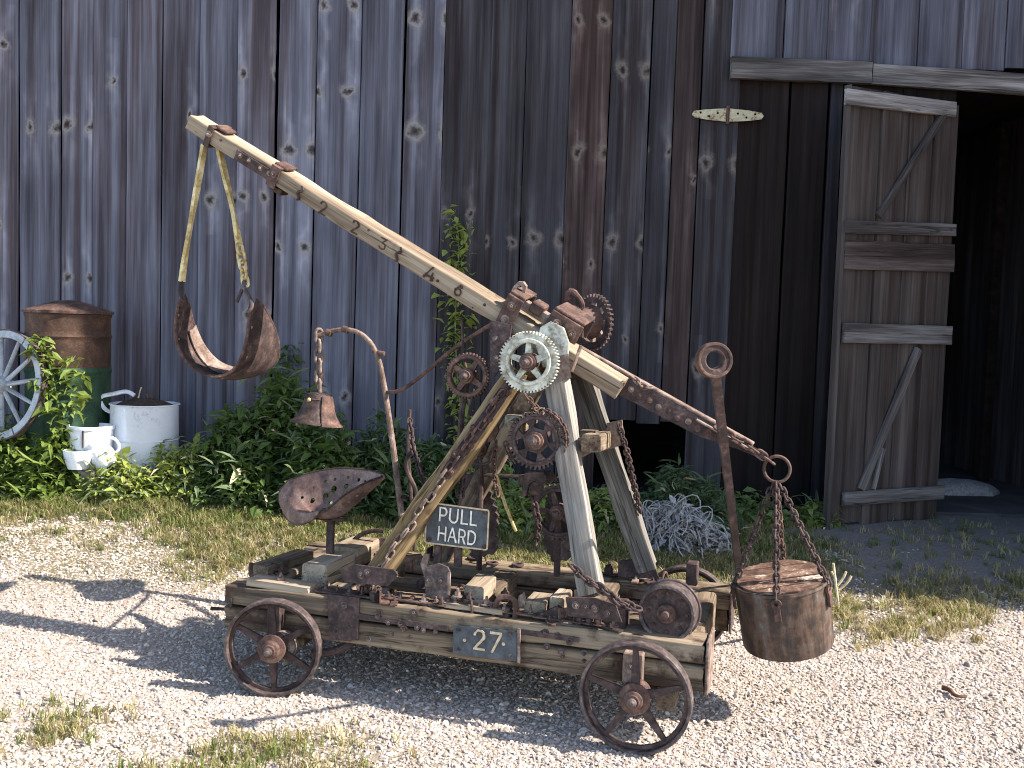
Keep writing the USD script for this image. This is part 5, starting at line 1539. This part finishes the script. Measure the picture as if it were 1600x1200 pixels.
def plant(name, label, cat, blobs, mt, size, n, seed, narrow=.5, stems=16, droop=.4, group=None):
    """A bushy weed: stems from the ground and leaves about them."""
    rg = np.random.default_rng(seed)
    t = thing(name, label, cat, group=group)
    P_, S_ = [], []
    for (c, r), k in zip(blobs, n):
        p = blob_points(c, r, k, rg)
        P_.append(p)
        for q in p[rg.integers(0, len(p), stems)]:
            base = np.array([c[0] + (q[0] - c[0]) * .4, c[1] + (q[1] - c[1]) * .4, float(ground_z(c[0], c[1])) - .02])
            mid = (base + q) / 2 + rg.normal(0, .02, 3)
            S_.append(tube(spline([base, mid, q], 7), np.linspace(.006, .0025, 7), 5))
    p = np.vstack(P_)
    gz = ground_z(p[:, 0], p[:, 1])
    p[:, 2] = np.maximum(p[:, 2], gz + rg.uniform(.0, .06, len(p)))
    p[:, 1] = np.minimum(p[:, 1], WY - .06)
    p = p[rg.random(len(p)) < .72]
    obj('foliage', leaves(p, size, droop, narrow, rg), mt, t, smooth=False, kind='stuff')
    k = rg.integers(0, len(p), len(p) // 5)
    obj('long_leaves', leaves(p[k] + rg.normal(0, .02, (len(k), 3)), size * 1.9, -.5, .17, rg), 'leaf_pale' if mt != 'leaf_sunny' else 'leaf_sunny', t, smooth=False, kind='stuff')
    k = rg.integers(0, len(p), len(p) // 40)
    obj('dead_leaves', leaves(p[k] - [0, 0, .03], size * 1.1, .8, .4, rg), 'dry_stalk', t, smooth=False, kind='stuff')
    obj('stems', trimesh.util.concatenate(S_), 'stem_green', t, kind='stuff')
    return t


def blob(px0, px1, top, base, y, depth=.28):
    """Ellipsoid standing on the ground that fills that much of the picture at depth y."""
    a0, a1 = P(px0, base, y), P(px1, base, y)
    c = (a0 + a1) / 2
    z0 = float(ground_z(c[0], y)) - .03
    zt_ = P((px0 + px1) / 2, top, y)[2]
    return (np.array([c[0], y, z0]), np.array([(a1[0] - a0[0]) / 2 * 1.15, depth, max(.08, (zt_ - z0) * 1.08)]))


plant('weed_bush', 'yellow-green leafy weeds in full sun below the wagon wheel', 'weeds', [blob(-60, 60, 668, 760, 6.2), blob(30, 130, 690, 760, 6.1, .2), blob(-240, -40, 660, 760, 6.2)], 'leaf_sunny', .062, [2600, 1500, 2400], 21, group='weeds along the barn wall')
plant('weed_bush', 'low green weeds at the foot of the tall white pot', 'weeds', [blob(130, 250, 715, 770, 6.1, .18), blob(230, 350, 690, 770, 6.25, .25)], 'leaf_green', .055, [1600, 2200], 22, group='weeds along the barn wall')
plant('weed_bush', 'broad mound of dark green weeds below and left of the bell', 'weeds', [blob(300, 430, 640, 770, 6.3), blob(380, 500, 585, 770, 6.35), blob(440, 560, 660, 780, 6.15), blob(330, 470, 700, 775, 6.15, .25)], 'leaf_green', .072, [2900, 4200, 3200, 2200], 23, group='weeds along the barn wall')
plant('weed_bush', 'shaded weeds growing between the bell pole and the front-left leg', 'weeds', [blob(540, 650, 665, 795, 6.3), blob(620, 720, 690, 800, 6.3), blob(560, 700, 735, 805, 6.15, .2)], 'leaf_deep', .06, [3000, 2400, 2000], 24, group='weeds along the barn wall')
plant('weed_bush', 'low dark weeds seen between the legs under the sprocket', 'weeds', [blob(700, 800, 690, 815, 6.35), blob(780, 900, 745, 825, 6.3), blob(880, 990, 760, 830, 6.3), blob(750, 870, 770, 830, 6.1, .2)], 'leaf_deep', .055, [1900, 1800, 1600, 1500], 25, group='weeds along the barn wall')
plant('weed_bush', 'greyish green weeds in front of the dark opening under the wall', 'weeds', [blob(1010, 1100, 725, 835, 6.25), blob(1060, 1150, 750, 840, 6.2)], 'leaf_pale', .062, [2000, 1600], 26, narrow=.32, group='weeds along the barn wall')
plant('weed_bush', 'small dark weed tuft at the foot of the door', 'weeds', [blob(1235, 1310, 785, 838, 6.45, .15), blob(1130, 1240, 800, 842, 6.45, .15)], 'leaf_deep', .06, [700, 600], 27, group='weeds along the barn wall')
# undergrowth that runs along the wall's foot
rg = np.random.default_rng(31)
ux = rg.uniform(-7.5, 1.9, 9000)
uy = 6.72 - np.abs(rg.normal(0, .2, 9000))
uz = ground_z(ux, uy) + rg.random(9000) ** 2 * .22 * (.35 + meshkit.fbm(np.stack([ux * 2, uy * 2, 0 * ux], -1), 2, 8))
obj('undergrowth', leaves(np.stack([ux, uy, uz], 1), .065, .3, .5, rg), 'leaf_deep', smooth=False, label='low leafy undergrowth along the foot of the barn wall', cat='undergrowth', kind='stuff')
# tall sunlit weed
rg = np.random.default_rng(41)
tall = thing('tall_weed', 'tall yellow-green weed with a pale stem in front of the green drum', 'weed')
tb, tm_, tt = P(104, 720, 6.1), P(88, 620, 6.1), P(64, 528, 6.1)
tb[2] = float(ground_z(tb[0], tb[1])) - .02
cur = spline([tb, tm_, P(78, 575, 6.1), tt], 30)
obj('stem', tube(cur, np.linspace(.013, .006, 30), 7), 'leaf_sunny', tall)
lp = []
for k in range(6, 30):
    for _ in range(7):
        lp.append(cur[k] + rg.normal(0, .035, 3) * (1.5 if k < 22 else .7))
for px, py, s_, n_ in ((115, 572, .07, 30), (65, 605, .06, 26), (105, 595, .06, 24), (50, 545, .04, 14), (120, 620, .05, 20)):
    lp += list(P(px, py, 6.1) + rg.normal(0, s_ * .55, (n_, 3)))
obj('leaves', leaves(np.array(lp), .075, .3, .45, rg), 'leaf_sunny', tall, smooth=False, kind='stuff')
# vine up the wall behind the arm
rg = np.random.default_rng(43)
for lab, pts, n_, sp_w in (('green vine climbing the barn boards just above the arm', [(722, 800), (716, 600), (712, 480), (716, 420), (713, 345)], 420, .05),
                           ('spike of weed rising beside the bell against the boards', [(455, 770), (455, 650), (450, 600), (447, 548)], 260, .05)):
    t = thing('climbing_vine', lab, 'vine', group='vines on the barn wall')
    cur = spline([P(px, py, WY - .07) for px, py in pts], 40)
    cur[0][2] = float(ground_z(cur[0][0], cur[0][1]))
    obj('stem', tube(cur, np.linspace(.009, .003, 40), 6), 'stem_green', t)
    q = cur[rg.integers(6, 40, n_)] + rg.normal(0, 1, (n_, 3)) * [sp_w, .015, .06]
    q[:, 1] = np.minimum(q[:, 1], WY - .035)
    obj('leaves', leaves(q, .062, .6, .55, rg), 'leaf_green', t, smooth=False, kind='stuff')
# dry brush heap and debris
rg = np.random.default_rng(45)
B_ = []
hc_ = blob(1000, 1125, 782, 862, 5.95, .28)
for k in range(330):
    p = blob_points(hc_[0], hc_[1] * [1, 1, .9], 1, rg, .4)[0]
    d = unit(rg.normal(0, 1, 3) * [1, 1, .3]) * rg.uniform(.05, .15)
    B_.append(tube(spline([p - d - [0, 0, .05], p - d * .4 + rg.normal(0, .02, 3) + [0, 0, .02], p + d * .4 + rg.normal(0, .02, 3) + [0, 0, .02], p + d - [0, 0, .05]], 9), np.linspace(.0045, .002, 9), 4))
B_.append(leaves(blob_points(hc_[0], hc_[1] * [1, 1, .85], 2600, rg, .5), .06, .6, .4, rg))
obj('brush_heap', trimesh.util.concatenate(B_), 'dry_brush', smooth=False, label='heap of pale dry brush lying in the weeds right of the legs', cat='brush heap', kind='stuff')
# dry stalk by the pot
ds = thing('dry_stalk', 'bleached dry stalk standing on the gravel just right of the hanging pot', 'stalk')
b_ = P(1312, 934, 5.1)
b_[2] = float(ground_z(b_[0], b_[1])) - .01
for pts in ([(1312, 930), (1305, 905), (1302, 880)], [(1308, 915), (1318, 902), (1322, 893)], [(1310, 922), (1322, 912), (1330, 900)], [(1306, 905), (1299, 892)]):
    q = [P(px, py, 5.1) for px, py in pts]
    if pts[0] == (1312, 930):
        q[0] = b_
    obj('stem', tube(spline(q, 8) if len(q) > 2 else q, .007, 6), 'dry_stalk', ds)
# twig lying on the gravel
g_ = lambda px, py: EYE + ray(px, py) * (-EYE[2] + .02) / ray(px, py)[2]
obj('twig', tube(spline([g_(1472, 1074), g_(1486, 1080), g_(1492, 1086), g_(1510, 1088)], 12), np.linspace(.012, .006, 12), 6), 'twig_bark', label='short dark twig lying alone on the gravel at the right', cat='twig')
# pale heap just inside the doorway
hp_ = P(1500, 765, 7.9)
m = trimesh.creation.icosphere(3, 1)
m.vertices *= [.32, .2, .1]
m.vertices *= (.8 + .5 * meshkit.fbm(m.vertices * 6, 3, 3))[:, None]
m.apply_translation([hp_[0], hp_[1], .29])
obj('feed_sack', m, 'dry_brush', label='pale crumpled sack on the floor inside the dark doorway', cat='sack', smooth=True)


# ---------------------------------------------------------------- gravel and grass
def instancer(name, protos, pts, ids, quats, scales, label, cat):
    pi = UsdGeom.PointInstancer.Define(stage, '/World/' + name)
    tag(pi, label, cat, kind='stuff')
    paths = []
    for nm, mesh, mt, sm in protos:
        paths.append(obj(nm, mesh, mt, pi.GetPrim(), smooth=sm).GetPath())
    pi.CreatePrototypesRel().SetTargets(paths)
    pi.CreatePositionsAttr(Vt.Vec3fArray.FromNumpy(np.asarray(pts, np.float32)))
    pi.CreateProtoIndicesAttr(Vt.IntArray.FromNumpy(np.asarray(ids, np.int32)))
    pi.CreateOrientationsAttr(Vt.QuathArray([Gf.Quath(float(w), float(x), float(y), float(z)) for w, x, y, z in quats]))
    pi.CreateScalesAttr(Vt.Vec3fArray.FromNumpy(np.asarray(scales, np.float32)))


def dirtiness(x, y):
    """Worn places in the gravel where soil shows: a track at the lower left, patches elsewhere."""
    q = np.stack([x * 1.6, y * 1.6, 0 * x], -1)
    n = meshkit.fbm(q, 4, 23)
    return smooth01((n - .52) / .14) * smooth01((3.95 - y) / .5) * smooth01((.35 - x) / .7)


def grassiness(x, y):
    """0 on bare gravel, 1 in the grass."""
    q = np.stack([x * .9, y * .9, 0 * x], -1)
    n = meshkit.fbm(q, 4, 17)
    edge = np.interp(x, [-6, -3, -1, 1, 2.2, 3.2, 6], [5.35, 5.25, 5.1, 5.0, 4.95, 4.9, 4.9])
    q2 = np.stack([x * 5, y * 5, 0 * x], -1)
    n2 = meshkit.fbm(q2, 3, 29)
    g = smooth01((y - edge + (n - .5) * 1.6 + (n2 - .5) * .8) / .95)
    low = np.maximum(smooth01((n2 * .5 + n * .5 - .43) / .12), .8 * smooth01((meshkit.fbm(np.stack([x * 1.6, y * 1.6, 0 * x], -1), 4, 23) - .5) / .12)) * smooth01((3.75 - y) / .5) * smooth01((-.25 - x) / .8)
    return np.maximum(g * (.45 + .9 * smooth01((n2 - .35) / .3)), .72 * low)


rg = np.random.default_rng(51)
N = 250000
# closer together near the camera, where the stones are seen one by one
yy = 1.9 + (6.0 - 1.9) * rg.random(N) ** 1.15
xx = rg.uniform(-1, 1, N) * (yy * .62 + .7)
gr = grassiness(xx, yy)
apron = smooth01((yy - 5.0) / .5) * smooth01((xx - 1.6) / .6)
keep_ = rg.random(N) > np.maximum(np.maximum(gr * .95, apron * .995), .5 * dirtiness(xx, yy))
xx, yy = xx[keep_], yy[keep_]
n_ = len(xx)
size = .0038 + .0054 * rg.random(n_) ** 2.4 + .006 * (rg.random(n_) > .985)
zz = ground_z(xx, yy) + size * rg.uniform(-.25, .4, n_)
protos = []
for k in range(7):
    m = trimesh.creation.icosphere(1, 1.0)
    v = m.vertices
    r_ = np.random.default_rng(60 + k)
    v *= np.array([1.25, .95, .5]) * r_.uniform(.8, 1.2, 3)
    v *= (.72 + .56 * meshkit.fbm(v * 1.7 + k * 9, 2, k))[:, None]
    protos.append(('pebble', m, ('pebble_white', 'pebble_white', 'pebble_tan', 'pebble_white', 'pebble_grey', 'pebble_white', 'pebble_tan')[k], 45))
q = rg.normal(0, 1, (n_, 4)) * [1, .25, .25, 1]
q /= np.linalg.norm(q, axis=1, keepdims=True)
instancer('gravel', protos, np.stack([xx, yy, zz], 1), rg.integers(0, 7, n_), q, np.repeat(size[:, None], 3, 1), 'pale crushed limestone gravel spread over the yard', 'gravel')

rg = np.random.default_rng(52)
N = 100000
yy = 2.2 + (6.75 - 2.2) * rg.random(N) ** .75
xx = rg.uniform(-1, 1, N) * (yy * .62 + .9)
gr = grassiness(xx, yy) * (1 - .93 * smooth01((yy - 5.35 + .3 * (xx < 2.2)) / .35) * smooth01((xx - 1.5) / .7)) * (1 - .5 * smooth01((xx - 1.2) / .5)) * np.where(yy < 4.2, .8, .95)
keep_ = rg.random(N) < gr
xx, yy = xx[keep_], yy[keep_]
n_ = len(xx)
zz = ground_z(xx, yy) - .004
protos = []
for k in range(6):
    r_ = np.random.default_rng(80 + k)
    V, F = [], []
    for b in range(11):
        az, ln, tl = r_.uniform(0, 6.28), r_.uniform(.022, .062), r_.uniform(.2, 1.0)
        o_ = r_.normal(0, .013, 2)
        d = np.array([math.cos(az), math.sin(az)])
        w = .0022
        p0, p1, p2 = np.r_[o_, 0], np.r_[o_ + d * ln * .35 * tl, ln * .6], np.r_[o_ + d * ln * tl, ln * (1 - .3 * tl)]
        s = np.r_[-d[1], d[0], 0] * w
        c = len(V)
        V += [p0 - s, p0 + s, p1 - s * .8, p1 + s * .8, p2]
        F += [(c, c + 1, c + 3), (c, c + 3, c + 2), (c + 2, c + 3, c + 4)]
    protos.append(('tuft', trimesh.Trimesh(V, F, process=False), 'grass_blade' if k < 3 else 'grass_dry', False))
az = rg.uniform(0, math.pi, n_)
q = np.stack([np.cos(az), 0 * az, 0 * az, np.sin(az)], 1)
dry = rg.random(n_) < np.where(yy < 5.7, .68, .45) + .2 * (xx > 1)
instancer('grass', protos, np.stack([xx, yy, zz], 1), rg.integers(0, 3, n_) + 3 * dry, q, np.repeat(rg.uniform(.6, 1.35, n_)[:, None], 3, 1), 'patchy short grass between the gravel and the barn', 'grass')
